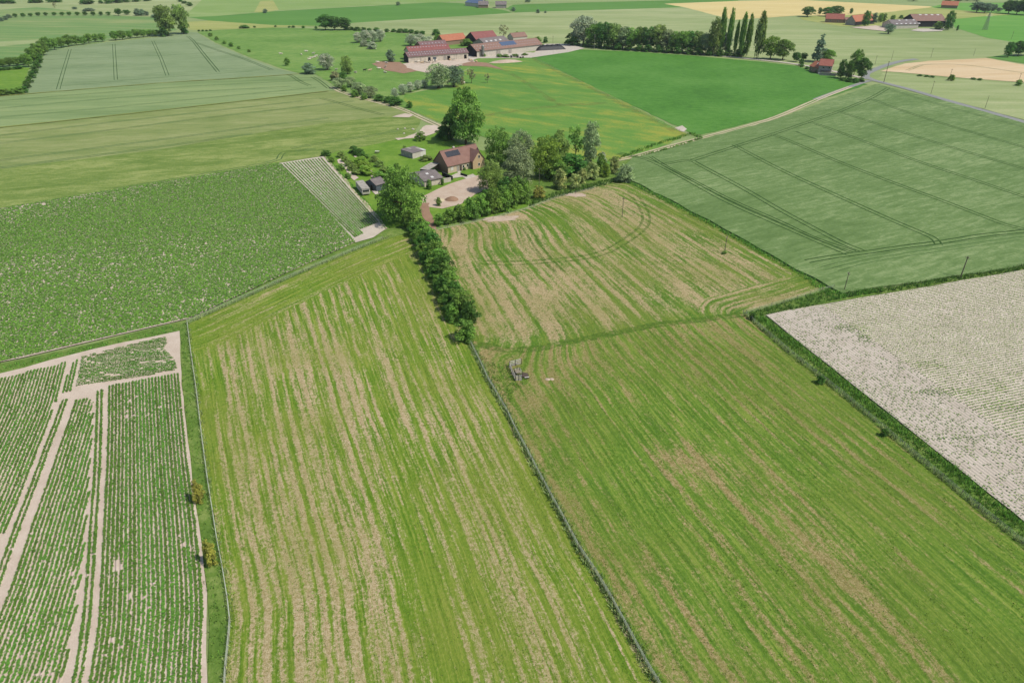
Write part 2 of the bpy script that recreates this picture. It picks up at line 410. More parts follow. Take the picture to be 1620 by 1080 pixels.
M2_TOP = [(741,538),(800,552),(900,545),(1000,523),(1040,515),(1100,507),(1176,497)]
wT2 = GP(M2_TOP)
polyR = wT2+wD[1:]+[(95,30),(30,30)]+wFC[::-1][:-1]
def stR(x, y, dl, dr):
    dt = pdist(wT2, x, y); a = dl; b_ = dt+np.maximum(0, dl-9)*1.6+2
    k = 9.; hh = np.clip(.5+.5*(b_-a)/k, 0, 1); return b_*(1-hh)+a*hh-k*hh*(1-hh)
def biasR(x, y, dl, dr):
    dt = pdist(wT2, x, y)
    v = -.13+.22*np.exp(-(dl/5.5)**2)-.12*np.exp(-(dr/4)**2)+.13*sstep(24, 3, dt)
    v += blobs(x, y, [(1060,728,6,5,.42),(1110,735,6,3,.35),(850,615,7,3,.26),(835,640,5,3,.26),(1080,590,9,6,.25),(1090,640,14,9,-.12),(1250,760,26,12,-.10),
                      (1330,900,20,4,.30),(1400,1000,24,5,.25),(1150,1000,25,6,.05),(960,950,25,5,.12),(1200,570,16,5,.10),(920,570,7,10,.12),
                      (1560,1040,14,12,-.35),(1120,560,14,10,-.05),(980,690,16,7,-.2),(1000,770,16,6,-.15),(1340,740,16,6,.08),(870,600,2,2,.4)], (-.29,.957))
    return v
swath_field('meadow', polyR, M['meadow_right'], wFC, wD, 60, (-.29, .957), 1.6, biasR, None, stR)

M3 = [(741,538),(724,505),(708,470),(690,434),(676,398),(684,366),(720,358),(780,345),(835,330),(880,312),(930,300),(975,287),(1000,291),(1060,321),(1120,352),(1200,396),(1260,429),(1308,458),(1250,475),(1176,497),(1100,507),(1040,515),(1000,523),(900,545),(800,552)]
wM3 = GP(M3); wM3R = GP([(975,287),(1000,291),(1060,321),(1120,352),(1200,396),(1260,429),(1308,458)]); wM3L = GP([(684,366),(676,398),(690,434),(708,470),(724,505),(741,538)])
wM3T = GP([(684,366),(720,358),(780,345),(835,330),(880,312),(930,300),(975,287)]); wM3B = GP([(1308,458),(1250,475),(1176,497)])
def bias3(x, y, dl, dr):
    dt = pdist(wM3T, x, y); dbt = pdist(wT2, x, y)
    v = .03-.28*np.exp(-(dr/6)**2)-.10*np.exp(-(dl/4)**2)-.35*np.exp(-(dbt/3.0)**2)
    v += blobs(x, y, [(800,345,4,8,.5),(905,305,5,9,.4),(720,385,6,12,.28),(860,345,9,10,-.28),(980,400,20,6,-.1),(1150,440,14,8,.05),(800,470,25,8,.12),(900,450,20,9,.10),(1000,340,12,7,.08),(1240,455,8,14,-.16),(880,530,7,20,-.1),(1040,505,6,16,-.12)])
    return v
def hd3(x, y, dl, dr):
    d = np.minimum(pdist(wM3B, x, y), 99); return d, sstep(13, 8, d)
swath_field('meadow', wM3, M['meadow_back'], wM3L, wM3R, 62, (-.36, .93), 1.6, bias3, hd3)

# worn and regrown wheel marks in the back meadow
mk = N('regrown_track', .9, .1); pp = mk.pos(); mk.col(mk.ramp(mk.noise(pp, 1.5, 3, .6), [(.35, C(84,126,44)), (.65, C(112,148,62))])); mk.alpha(mk.math('MULTIPLY', mk.ramp(mk.noise(pp, .8, 4, .7), [(.36,(0,0,0,1)), (.6,(1,1,1,1))]), .6)); M['regrown'] = mk.m
ring = [(985,306),(1001,312),(1011,328),(1019,348),(1008,364),(985,380),(954,398),(920,406),(868,411),(804,415),(765,413)]
rl = smooth_line(GP(ring), 3)
ribbon('wheel_mark', rl, .9, M['regrown'], z=.135).parent = bpy.data.objects['meadow.002']
for o in (2.3,): ribbon('wheel_mark', offset_line(rl, o), .9, M['regrown'], bpy.data.objects['meadow.002'], .137)
for off in (0, 2.2):
    ribbon('wheel_mark', offset_line(smooth_line(GP([(824,359),(836,375),(846,392),(858,408),(880,432)]), 2), off), .8, M['regrown'], bpy.data.objects['meadow.002'], .139)
M3O = bpy.data.objects['meadow.002']
ribbon('grass_strip', smooth_line(resample(GP([(756,545),(800,554),(840,554),(940,534),(1040,514),(1110,506),(1174,498)]), 4), 2), 2.4, M['regrown'], M3O, .145, .2)
# bare pale patches by the gates
def patch(name, px, py, rx, ry, mat, n=26, jit=.22, rot=0., z=None):
    LAYER[0] += 1; cx, cy = G(px, py); P = []
    for i in range(n):
        t = 2*math.pi*i/n; r = 1+jit*(random.random()-.5)*2
        x, y = rx*r*math.cos(t), ry*r*math.sin(t); P.append((cx+x*math.cos(rot)-y*math.sin(rot), cy+x*math.sin(rot)+y*math.cos(rot), z or .145+.001*LAYER[0]))
    b = MB(); b.poly(P); return tag(b.build(name, mat), kind='structure')
patch('bare_patch', 792, 346, 5.6, 2.6, M['sand'], rot=.2); patch('bare_patch', 912, 309, 3.4, 2.2, M['sand'])

# --- middle and far fields
def F(name, pts, mat, **k): return sheet(name, pts, mat, **k)
fm = field_mat
w_blue = fm('wheat_blue', [(120,144,106), (140,162,124), (154,172,138)], .02, R(-10), (.5,1.5), .2, (.4,2), 1.5)
w_strip = fm('wheat_strip', [(120,146,96), (140,164,114), (158,176,126)], .02, R(-8), (.3,2.5), .12, (.3,2.5), 1.5)
barley = fm('barley', [(122,144,84), (142,158,100), (166,174,124)], .03, R(-12), (.35,2.4), .16, (.5,1.8), 1.2, dist=.6)
ley = fm('ley_grass', [(100,130,58), (126,150,78), (164,176,112)], .04, R(-14), (.5,1.8), .22, (.6,1.6), 1.2, dist=1.2)
pasture = fm('pasture', [(98,140,62), (118,158,78), (142,170,98)], .015, 0, (.6,1.5), .15, (1,1.4), 1.0)
lush = fm('lush_pasture', [(92,144,62), (112,156,72), (168,172,76)], .022, .6, (.5,1.8), .09, (.7,1.6), 1.0)
maize = fm('maize_field', [(72,124,46), (88,144,58), (106,156,76)], .02, .3, (1,1), .22, (1,1.5), .9)
brightg = fm('bright_grass', [(90,140,60), (98,148,66), (108,154,76)], .01, 0, (.4,1.6), .1, (.4,2), .8)
pale = fm('pale_grass', [(142,162,108), (162,178,128), (184,192,150)], .012, .05, (.35,1.9), .06, (.4,2), .8)
gold = fm('ripe_barley', [(212,194,132), (226,208,146), (234,218,162)], .01, .1, (.4,2), .08, (.3,2.2), .8)
beige = fm('ripe_wheat', [(208,182,140), (224,200,162), (232,212,180)], .02, -.15, (.3,2.2), .12, (.25,2.5), 1.0)
lawn = fm('lawn', [(98,140,46), (114,154,56), (134,166,72)], .06, 0, (1,1), .3, (1,1), 1.5)
verge = fm('verge', [(86,120,50), (108,140,64), (142,162,94)], .1, 0, (1,1), .5, (1,1), 2)
w_right = fm('wheat_right', [(98,128,74), (116,145,91), (148,170,122)], .03, R(-28), (.35,1.6), .34, (.4,1.8), 1.2, w=(.3,.45,.25), dist=.7)
greenish = fm('hill_grass', [(104,146,84), (122,158,96), (160,172,118)], .008, .1, (.3,2), .05, (.3,2), .8)
olive = fm('olive_grass', [(150,164,92), (168,178,108), (188,188,126)], .01, .1, (.3,2), .05, (.3,2), .8)

# far distance
F('pale_field', [(-60,-20),(400,-20),(330,28),(190,25),(115,18),(58,12),(0,16),(-60,18)], pale)
F('hill_field', [(-60,18),(0,16),(30,13.5),(58,12),(85,14),(115,18),(150,21.5),(190,25),(110,26.5),(40,30),(0,34),(-60,40)], greenish)
F('grass_field', [(-60,40),(0,34),(40,30),(110,26.5),(190,25.5),(258,27.5),(280,48),(180,60),(160,68),(110,74),(74,82),(60,100),(38,112),(-60,112)], greenish)
F('tan_strip', [(-60,70),(0,66),(60,63),(58,68),(0,74),(-60,77)], pale)
F('small_pasture', [(-60,113),(36,107),(46,108),(34,142),(-60,150)], lawn)
F('far_field', [(290,28),(330,-10),(800,-10),(720,3),(600,8),(420,18),(340,26)], fm('far_ley', [(128,162,88),(142,172,102),(160,182,122)], .008, .1, (.4,2), .05, (.4,2), .8))
F('sand_patch', [(402,20),(412,2),(432,1),(441,16),(420,20)], olive)
F('bright_field', [(296,27.5),(340,26),(430,18.5),(600,9),(690,4),(730,5.5),(800,17),(810,21),(560,36.5),(505,41.5),(430,40),(330,33)], brightg)
F('pale_field', [(330,33),(430,40),(505,41.5),(400,45),(330,48),(300,48),(285,36)], olive)
F('pale_field', [(505,41.5),(560,36.5),(810,21),(850,19),(1080,12),(1135,19),(1200,31),(1270,44),(1420,60),(1600,62),(1700,75),(1700,92),(1620,88),(1440,92),(1380,108),(1280,105),(1200,92),(1000,76),(900,72),(800,62),(650,52)], pale)
F('bright_field', [(800,14),(812,8),(900,5),(1060,1),(1085,-4),(1160,-2),(1170,2),(1050,6),(1083,12),(850,19),(815,20)], brightg)
F('gold_field', [(1051,6.5),(1165,2),(1260,0),(1480,11),(1487,12),(1400,20),(1330,25),(1262,25),(1160,32),(1083,12)], gold)
F('olive_field', [(1330,25),(1400,20),(1470,12.5),(1600,24),(1560,26),(1505,31),(1420,34)], olive)
F('green_field', [(1470,12),(1500,5),(1760,5),(1760,80),(1620,70),(1560,60),(1510,44),(1505,31),(1560,26),(1600,24)], fm('right_green', [(98,158,64),(112,168,74),(128,176,88)], .01, .1, (.4,2), .06, (.4,2), .8))
F('gold_field', [(1262,26),(1330,25.5),(1380,26),(1440,30),(1500,34),(1440,40),(1330,42),(1270,32)], olive)
# wheat on the left
W1 = F('wheat_field', [(40,149),(60,108),(74,82),(110,75),(170,67),(262,58),(298,51),(312,52),(340,69),(390,91),(440,109),(472,117),(370,124.5),(270,130),(167,138.5)], w_blue)
W2 = F('wheat_field', [(-60,158),(40,149.8),(167,139.3),(270,131),(370,125.3),(472,117.8),(500,119),(530,139),(535,143),(520,144),(420,156),(321,167),(207,180),(0,202),(-60,208)], w_strip)
W3 = F('barley_field', [(-60,209),(0,203),(207,181),(321,168),(420,157),(520,145),(535,144),(560,151),(620,166),(655,179),(600,186),(500,197),(420,209),(260,236),(0,268),(-60,278)], barley)
W4 = F('ley_field', [(-60,278),(0,268),(260,236),(420,209),(500,197),(600,186),(655,179),(668,186),(660,205),(648,217),(560,236),(512,247),(440,258),(230,292),(110,313),(0,331),(-60,344)], ley)
COWP = F('pasture', [(312,51),(345,48),(430,44),(560,47),(650,54),(700,66),(800,80),(800,104),(745,106),(700,130),(640,150),(668,172),(662,180),(620,164),(560,149),(530,137),(500,118),(472,116),(440,107),(390,89),(340,67)], pasture)
MIDP = F('lush_field', [(662,180),(640,160),(640,150),(700,138),(745,106),(800,100),(840,88),(900,116),(985,160),(1087,213),(1060,228),(1005,247),(960,262),(900,262),(790,225),(700,196)], lush)
MZ = F('maize_field', [(838,90),(870,82),(921,79),(1000,82),(1100,89),(1200,98),(1262,105),(1300,117),(1340,126),(1372,134),(1310,155),(1220,186),(1150,204),(1108,214),(1095,212)], maize)
F('bare_patch', [(1068,203),(1078,199),(1088,205),(1080,209),(1071,207)], M['soil_white'])
WR = F('wheat_field', [(1000,252),(1050,240),(1110,222),(1230,190),(1310,160),(1388,134),(1410,141),(1500,163),(1620,197),(1780,243),(1780,396),(1620,421),(1500,440),(1400,456),(1335,467),(1312,456),(1260,427),(1200,394),(1120,350),(1060,318),(1000,288),(975,280)], w_right, lift=.45, skirt=.6)
F('rough_field', [(1385,126),(1398,116),(1500,125),(1620,134),(1760,146),(1760,232),(1620,190),(1500,158),(1410,135)], pale)
F('ripe_field', [(1393,113),(1432,101),(1470,97),(1560,92.5),(1620,103),(1760,122),(1760,142),(1620,131),(1500,122),(1425,115)], beige)
F('small_pasture', [(1560,91),(1592,87),(1760,95),(1760,118),(1620,101)], brightg)
# verges in the middle distance
F('verge', [(975,280),(1000,288),(1060,318),(1120,350),(1200,394),(1260,427),(1312,456),(1335,467),(1400,457),(1500,441),(1760,399),(1760,406),(1620,426),(1500,448),(1320,478),(1240,490),(1207,499),(1290,565),(1400,653),(1520,748),(1600,812),(1620,830),(1760,938),(1760,985),(1620,868),(1575,831),(1520,786),(1460,736),(1400,685),(1345,639),(1290,594),(1245,559),(1203,522),(1178,497),(1250,474),(1306,458),(1260,429),(1200,397),(1120,353),(1060,322),(998,291)], verge)
F('verge', [(-60,591),(0,577),(150,543),(300,506),(470,425),(560,385),(615,362),(640,358),(655,368),(620,376),(560,399),(500,424),(440,450),(360,486),(299,513),(299,540),(312,640),(330,770),(353,905),(363,985),(357,1080),(350,1180),(322,1180),(329,1080),(331,990),(327,930),(310,800),(298,700),(288,600),(285,525),(150,555),(0,594),(-60,608)], verge)
F('garden', [(512,248),(535,240),(560,236),(648,217),(690,200),(722,225),(765,240),(790,262),(800,300),(838,318),(835,328),(780,343),(720,356),(684,364),(668,366),(640,358),(612,362)], lawn)
F('garden_border', [(765,240),(790,225),(960,262),(1000,250),(1000,286),(975,284),(930,297),(880,309),(838,326),(838,318),(800,300),(780,262)], verge)

# roads and tracks
ribbon_s = lambda n, pts, w, m, wj=0.: tag(ribbon(n, smooth_line(GP(pts), 2), w, m, wjit=wj), kind='structure')
ribbon_s('road', [(1800,245),(1620,193),(1500,160),(1440,142),(1400,132),(1380,127),(1370,122)], 4.6, M['asphalt'])
ribbon_s('road', [(1372,126),(1368,118),(1378,113),(1400,104),(1425,97),(1450,94)], 4.8, M['asphalt'])
ribbon_s('road', [(1376,128),(1362,132),(1330,143),(1290,158)], 3.4, M['asphalt'])
for off in (-1.0, 1.0):
    pl = offset_line(smooth_line(GP([(1345,138),(1300,155),(1230,186),(1180,201),(1110,219),(1060,232),(1000,249),(975,254)]), 2), off)
    tag(ribbon('farm_track', pl, 1.1, M['sandpath'], wjit=.25), kind='structure')
    pl = offset_line(smooth_line(GP([(525,138),(545,149),(600,163),(640,174),(668,188),(700,202),(712,212)]), 2), off)
    tag(ribbon('farm_track', pl, 1.0, M['sandpath'], wjit=.3), kind='structure')
ribbon_s('road', [(880,70),(920,72),(960,75),(1050,82),(1130,88),(1200,95),(1240,99),(1285,106),(1330,116),(1365,124)], 4.0, M['concrete'])
F('farm_yard', [(845,84),(862,70),(900,70),(925,77),(900,83),(840,92),(826,92),(756,93),(742,98),(735,88),(745,80)], M['concrete'])
F('farm_yard', [(634,102),(648,100),(741,93),(752,98),(740,103),(715,107),(690,110),(676,116),(645,110)], M['soil'])
F('trodden_ground', [(588,102),(600,98),(634,99),(645,108),(660,113),(640,117),(610,112)], M['soil_brown'])
F('trodden_ground', [(720,104),(745,98),(770,100),(785,106),(800,112),(770,106),(740,105)], M['soil_brown'])
F('yard', [(666,313),(690,301),(709,292.5),(735,284),(757,278),(772,283),(774,299),(752,308),(730,324),(700,331),(668,327)], M['sand'])
F('terrace', [(709,281),(727,273),(735,280),(716,283)], M['concrete']); F('terrace', [(732,281),(748,276),(754,280),(738,284)], M['concrete'])
ribbon_s('dirt_track', [(674,322),(671,330),(676,343),(683,356),(684,372)], 2.6, M['soil_brown'], .25)
F('rubble_ground', [(625,220),(640,219),(662,209),(672,199),(690,199),(698,204),(690,211),(668,218),(640,221),(628,223)], M['soil'])
F('rubble_ground', [(618,186),(640,180),(655,183),(648,186)], M['soil'])
for q in ([(518,262),(524,261),(545,282),(538,284)], [(532,254),(537,252),(566,282),(561,286)], [(560,248),(564,246),(600,284),(594,290)]): F('garden_bed', q, M['soil'])
F('garden_path', [(512,249),(515,248),(614,362),(609,365)], M['sandpath'])
# tan edge lines between the crops on the left
tan_edge = fm('crop_edge', [(118,138,62), (138,150,76), (158,160,92)], .1, 0, (1,1), .5, (1,1), 2)
ribbon_s('grass_edge', [(-60,158),(40,149.5),(167,139),(270,130.5),(370,125),(472,117.5)], 1.5, tan_edge, .3)
ribbon_s('grass_edge', [(-60,208.5),(0,202.5),(207,180.5),(321,167.5),(420,156.5),(520,144.5)], 1.6, tan_edge, .3)

# ------------------------------------------------------------------ tramlines in the cereals
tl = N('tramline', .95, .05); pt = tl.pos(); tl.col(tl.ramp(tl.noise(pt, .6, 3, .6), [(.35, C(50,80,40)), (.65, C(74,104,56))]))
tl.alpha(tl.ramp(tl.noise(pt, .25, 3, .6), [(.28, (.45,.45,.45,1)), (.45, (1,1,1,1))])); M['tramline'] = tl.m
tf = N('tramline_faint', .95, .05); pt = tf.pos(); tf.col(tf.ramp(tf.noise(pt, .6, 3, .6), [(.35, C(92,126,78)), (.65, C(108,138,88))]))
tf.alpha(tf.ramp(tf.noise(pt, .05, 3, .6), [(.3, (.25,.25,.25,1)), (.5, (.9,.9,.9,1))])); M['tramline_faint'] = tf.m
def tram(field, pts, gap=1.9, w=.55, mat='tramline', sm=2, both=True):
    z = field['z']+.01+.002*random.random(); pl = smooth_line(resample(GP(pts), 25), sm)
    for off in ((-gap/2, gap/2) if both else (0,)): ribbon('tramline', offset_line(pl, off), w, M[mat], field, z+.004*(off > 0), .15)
def Z(x, y): return (990+x/2.5714, 180+y/2.5714)
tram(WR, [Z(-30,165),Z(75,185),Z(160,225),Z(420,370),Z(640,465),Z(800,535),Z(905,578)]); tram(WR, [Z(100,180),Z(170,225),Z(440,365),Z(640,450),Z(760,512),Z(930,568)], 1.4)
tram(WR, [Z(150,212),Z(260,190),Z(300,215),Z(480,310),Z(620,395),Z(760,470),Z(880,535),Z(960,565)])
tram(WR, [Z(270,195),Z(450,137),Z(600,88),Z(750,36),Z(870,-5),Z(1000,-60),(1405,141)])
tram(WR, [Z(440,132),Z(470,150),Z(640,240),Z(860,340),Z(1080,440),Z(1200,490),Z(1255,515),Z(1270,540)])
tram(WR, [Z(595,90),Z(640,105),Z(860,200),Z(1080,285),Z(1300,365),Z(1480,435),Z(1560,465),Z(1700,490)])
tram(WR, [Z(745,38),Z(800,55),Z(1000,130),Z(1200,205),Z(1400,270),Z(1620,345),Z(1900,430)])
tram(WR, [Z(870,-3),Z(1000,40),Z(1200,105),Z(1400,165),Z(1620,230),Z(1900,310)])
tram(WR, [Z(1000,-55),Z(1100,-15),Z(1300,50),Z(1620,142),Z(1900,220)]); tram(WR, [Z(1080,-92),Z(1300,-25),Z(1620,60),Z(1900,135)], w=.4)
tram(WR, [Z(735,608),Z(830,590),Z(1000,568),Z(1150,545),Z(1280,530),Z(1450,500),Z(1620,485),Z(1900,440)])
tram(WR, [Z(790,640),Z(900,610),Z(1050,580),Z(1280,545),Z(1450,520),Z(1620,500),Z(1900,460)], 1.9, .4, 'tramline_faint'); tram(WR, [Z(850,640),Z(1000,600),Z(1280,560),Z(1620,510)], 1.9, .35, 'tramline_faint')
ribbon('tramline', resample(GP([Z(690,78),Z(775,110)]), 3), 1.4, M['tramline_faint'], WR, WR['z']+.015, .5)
def Y6(x, y): return (x/6, y/6)
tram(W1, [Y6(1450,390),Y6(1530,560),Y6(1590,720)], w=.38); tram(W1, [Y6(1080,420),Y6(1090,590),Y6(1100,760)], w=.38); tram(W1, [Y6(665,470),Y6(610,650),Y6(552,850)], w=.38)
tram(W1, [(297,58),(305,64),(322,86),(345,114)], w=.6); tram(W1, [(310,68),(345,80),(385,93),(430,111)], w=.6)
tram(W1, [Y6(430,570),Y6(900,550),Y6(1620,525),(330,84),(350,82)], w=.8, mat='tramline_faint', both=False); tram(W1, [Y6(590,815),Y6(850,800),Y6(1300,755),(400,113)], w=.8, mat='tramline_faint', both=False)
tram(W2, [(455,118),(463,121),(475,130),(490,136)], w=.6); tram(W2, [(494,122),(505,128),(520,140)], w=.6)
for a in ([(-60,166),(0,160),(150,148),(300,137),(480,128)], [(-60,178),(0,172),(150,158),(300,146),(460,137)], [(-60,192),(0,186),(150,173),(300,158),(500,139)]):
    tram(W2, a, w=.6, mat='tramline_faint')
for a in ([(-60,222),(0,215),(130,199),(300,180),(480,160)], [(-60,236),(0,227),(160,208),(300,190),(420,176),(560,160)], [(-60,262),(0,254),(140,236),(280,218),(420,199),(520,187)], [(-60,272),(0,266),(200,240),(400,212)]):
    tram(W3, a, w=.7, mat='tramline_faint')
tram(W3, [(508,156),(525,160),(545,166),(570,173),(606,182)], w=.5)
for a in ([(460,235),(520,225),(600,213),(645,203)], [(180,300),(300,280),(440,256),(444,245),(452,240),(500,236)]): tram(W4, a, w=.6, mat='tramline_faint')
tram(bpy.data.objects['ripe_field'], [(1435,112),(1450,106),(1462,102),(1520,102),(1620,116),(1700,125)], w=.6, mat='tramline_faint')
# trodden lines through the pastures
tp = N('trodden_line', .95, .05); pt = tp.pos(); tp.col(tp.ramp(tp.noise(pt, .5, 3, .6), [(.35, C(150,150,82)), (.65, C(172,160,104))])); tp.alpha(tp.ramp(tp.noise(pt, .16, 4, .7), [(.40, (0,0,0,1)), (.68, (.35,.35,.35,1))])); M['trodden'] = tp.m
for pts, w in (([(843,92),(880,112),(940,142),(985,165),(1040,194),(1085,215)], 5), ([(800,112),(840,136),(870,158),(890,168)], 4), ([(700,190),(760,185),(850,170),(960,163)], 5), ([(733,140),(742,160),(752,172)], 3)):
    ribbon('trodden_line', smooth_line(GP(pts), 2), w, M['trodden'], MIDP, MIDP['z']+.02, .3)

# ------------------------------------------------------------------ potato crops
def plants(pts, per, r, size, h, seed=0, flat=.3):
    """pts (n,2): little clumps of leaf faces"""
    g = np.random.default_rng(seed); n = len(pts); m = n*per
    base = np.repeat(np.asarray(pts), per, 0); c = np.empty((m, 3)); c[:, :2] = base+g.normal(0, r, (m, 2)); c[:, 2] = g.uniform(.25, 1., m)*h
    nrm = g.normal(0, flat, (m, 3)); nrm[:, 2] += 1; nrm /= np.linalg.norm(nrm, axis=1)[:, None]
    t = np.cross(nrm, g.normal(0, 1, (m, 3))); t /= np.linalg.norm(t, axis=1)[:, None]; bt = np.cross(nrm, t)
    s = (size*g.uniform(.6, 1.35, m))[:, None]; t = t*s*.5; bt = bt*s*.42
    P = np.stack([c-t, c-bt, c+t, c+bt], 1); return P, np.clip(np.repeat(g.random(n), per)*.5+g.random(m)*.5, 0, 1)
def ridge_strip(b, pl, w, h, z):
    A = offset_line(pl, w/2); B = offset_line(pl, -w/2); A2 = offset_line(pl, w*.16); B2 = offset_line(pl, -w*.16); k = len(b.V)
    for i in range(len(pl)): b.V += [(A[i][0],A[i][1],z), (A2[i][0],A2[i][1],z+h), (B2[i][0],B2[i][1],z+h), (B[i][0],B[i][1],z)]
    for i in range(len(pl)-1):
        o = k+4*i
        for j in range(3): b.F.append((o+j, o+j+1, o+j+5, o+j+4))
def along(pl, step, jit):
    out = []
    for a, c in zip(pl[:-1], pl[1:]):
        L = math.hypot(c[0]-a[0], c[1]-a[1]); n = max(1, int(L/step))
        for i in range(n):
            t = (i+random.random()*.8)/n; out.append((a[0]+(c[0]-a[0])*t+random.gauss(0, jit), a[1]+(c[1]-a[1])*t+random.gauss(0, jit)))
    return np.array(out)
PF = F('potato_field', [(-60,606),(0,592),(150,553),(284,525),(286,590),(298,700),(310,800),(324,900),(329,985),(328,1080),(325,1200),(-200,1200),(-200,640)], M['soil'])
def row(pl, field, thin=0., seed=0, size=.28, step=.13, r=.08, h=.17, mat='potato', ridge=True):
    z = field['z']; pts = along(pl, step, .03)
    if len(pts) < 3: return
    gap = vnoise(pts[:,0], pts[:,1], .8, seed % 7)+.5*vnoise(pts[:,0], pts[:,1], .12, 3)
    pts = pts[gap > .22+thin]
    if len(pts) < 2: return
    P, v = plants(pts, 5, r, size, h, seed, .22); cc = P.mean(1, keepdims=True); fz = .72+.56*vnoise(pts[:,0], pts[:,1], .35, seed % 5+11); P = cc+(P-cc)*np.repeat(fz, 5)[:, None, None]; P[..., 2] += z+.07
    o = obj('crop_row', quads_mesh('crop_row', P, M[mat], v), field)
    if ridge: b = MB(); ridge_strip(b, pl, .46, .13, z+.003); b.build('soil_ridge', M['soil'], o)
def interp_px(curve, t):
    """curve given at matching py knots, t in 0..1 over knots"""
    k = t*(len(curve)-1); i = min(len(curve)-2, int(k)); f = k-i; a, c = curve[i], curve[i+1]; return (a[0]+(c[0]-a[0])*f, a[1]+(c[1]-a[1])*f)
trackR = [(172,613),(171.5,670),(169.5,735),(165,822),(159.5,930),(156,995),(142,1082),(120,1180)]
fieldR = [(285,592),(291,655),(300,738),(312,822),(322,915),(325,965),(322,1040),(321,1082),(318,1180)]
def knots(curve, n): 
    P = GP(curve); d = [0]
    for a, c in zip(P[:-1], P[1:]): d.append(d[-1]+math.hypot(c[0]-a[0], c[1]-a[1]))
    out = []
    for i in range(n):
        s = d[-1]*i/(n-1); j = max(k for k in range(len(d)-1) if d[k] <= s+1e-9); f = (s-d[j])/(d[j+1]-d[j]); out.append((P[j][0]+(P[j+1][0]-P[j][0])*f, P[j][1]+(P[j+1][1]-P[j][1])*f))
    return out
LA, RA = knots(trackR, 24), knots(fieldR, 24)
for k in range(22):
    t = (k+.4)/22; pl = [(a[0]+(c[0]-a[0])*t, a[1]+(c[1]-a[1])*t) for a, c in zip(LA, RA)]
    row(pl, PF, .0 if k < 15 else .06, 100+k)
# two rows between the wheel lanes, then the block to the left
mid = [(159,620),(157.5,680),(155,750),(150,822),(143,930),(137,1000),(124,1082),(100,1180)]
for off in (-.36, .36): row(offset_line(knots(mid, 24), off), PF, .0, 140+int(off*10))
b1L = [(118,632),(106,668),(92,706),(72,765),(48,830),(18,920),(-14,1000),(-50,1090),(-90,1180)]
b1R = [(148,632),(149,668),(146,720),(142,790),(136,860),(128,930),(117,1000),(104,1080),(85,1180)]
# fan of parallel rows clipped by the wheel lanes
A0 = knots(b1L, 30); dvec = None
blk = GP(b1L)+GP(b1R)[::-1]
def parallel_rows(poly, ref, n0, n1, sp, thin, seed):
    for k in range(n0, n1):
        pl = offset_line(ref, k*sp); ins = pip(poly, [p[0] for p in pl], [p[1] for p in pl]); run = []
        for p, i in zip(pl, ins):
            if i: run.append(p)
            else:
                if len(run) > 2: row(run, PF, thin, seed+k)
                run = []
        if len(run) > 2: row(run, PF, thin, seed+k)
ref = resample(GP(b1L), 1.0)
parallel_rows(blk, ref, 1, 40, .62, .02, 200)
# pair between the left lanes and the block to their left
lane = resample(offset_line(GP(b1L), -1.55), 1.0)
for off in (-.33, .33): row(offset_line(lane, off), PF, .0, 260+int(off*10))
blk2 = GP([(-200,640),(0,600),(108,573),(113,575),(100,612),(88,640),(70,690),(35,780),(-6,880),(-60,1010),(-110,1120),(-300,1180)])
parallel_rows(blk2, resample(offset_line(GP([(132,566)]+b1L), -3.15), 1.0), -45, 1, .62, -.04, 300)
# narrow strip up to the verge and the headland block with rows running across
strip = GP([(114,574),(129,568),(112,622),(98,628)])
parallel_rows(strip, resample(offset_line(GP([(132,566)]+b1L), -1.55), 1.0), -2, 3, .6, 0., 380)
hb = GP([(131,566),(262,534),(265,545),(259,553),(276,570),(281,586),(236,596),(170,606),(122,613)])
hdir = np.array(G(272,590))-np.array(G(122,612)); hdir /= np.linalg.norm(hdir); o0 = np.array(G(122,612)); hn = np.array((-hdir[1], hdir[0]))
for k in range(0, 44):
    o_ = o0+hn*k*.62
    for t0, t1 in line_clip(hb, o_, hdir):
        if t1-t0 > 1.5: row([tuple(o_+hdir*(t0+(t1-t0)*i/20)) for i in range(21)], PF, .10, 420+k, .25)
# the big potato field behind: soil with a mass of plants, patchy
PB = [(-60,343),(0,331),(230,293),(440,259),(500,316),(562,384),(470,425),(300,505),(150,540),(0,575),(-60,590)]
PBo = F('potato_field', PB, M['soil']); wPB = GP(PB); xs = [p[0] for p in wPB]; ys = [p[1] for p in wPB]
d1 = np.array(G(300,505))-np.array(G(0,575)); d1 /= np.linalg.norm(d1); n1 = np.array((-d1[1], d1[0])); c0 = np.array(G(0,575))
PT = []
for k in range(-8, 210):
    o_ = c0+n1*k*.62
    for t0, t1 in line_clip(wPB, o_, d1):
        n = int((t1-t0)/.36)
        if n > 1:
            t = np.linspace(t0, t1, n)+rng.normal(0, .06, n); PT.append(np.stack([o_[0]+d1[0]*t, o_[1]+d1[1]*t], 1))
PT = np.concatenate(PT); across = (PT-c0)@n1; al = (PT-c0)@d1
bandd = pdist(GP([(-80,400),(0,386),(200,350),(400,318),(480,335)]), PT[:,0], PT[:,1])
cover = .50+.40*np.exp(-(bandd/16)**2)+.42*(vnoise(al*.4, across*1.5, .045, 5)-.5)
cover -= .75*np.clip(vnoise(al, across*1.2, 1.3, 9)-.45, 0, 1)*(.35+np.clip(1-np.exp(-(bandd/15)**2), 0, 1))
cover += .35*np.exp(-(across/3.0)**2)
keep = rng.random(len(PT)) < np.clip(cover+.57, .15, .995); PT = PT[keep]
P, v = plants(PT, 4, .13, .43, .26, 77, .22); P[..., 2] += PBo['z']
o = obj('potato_plants', quads_mesh('potato_plants', P, M['potato_far'], v), PBo); tag(o, kind='stuff')
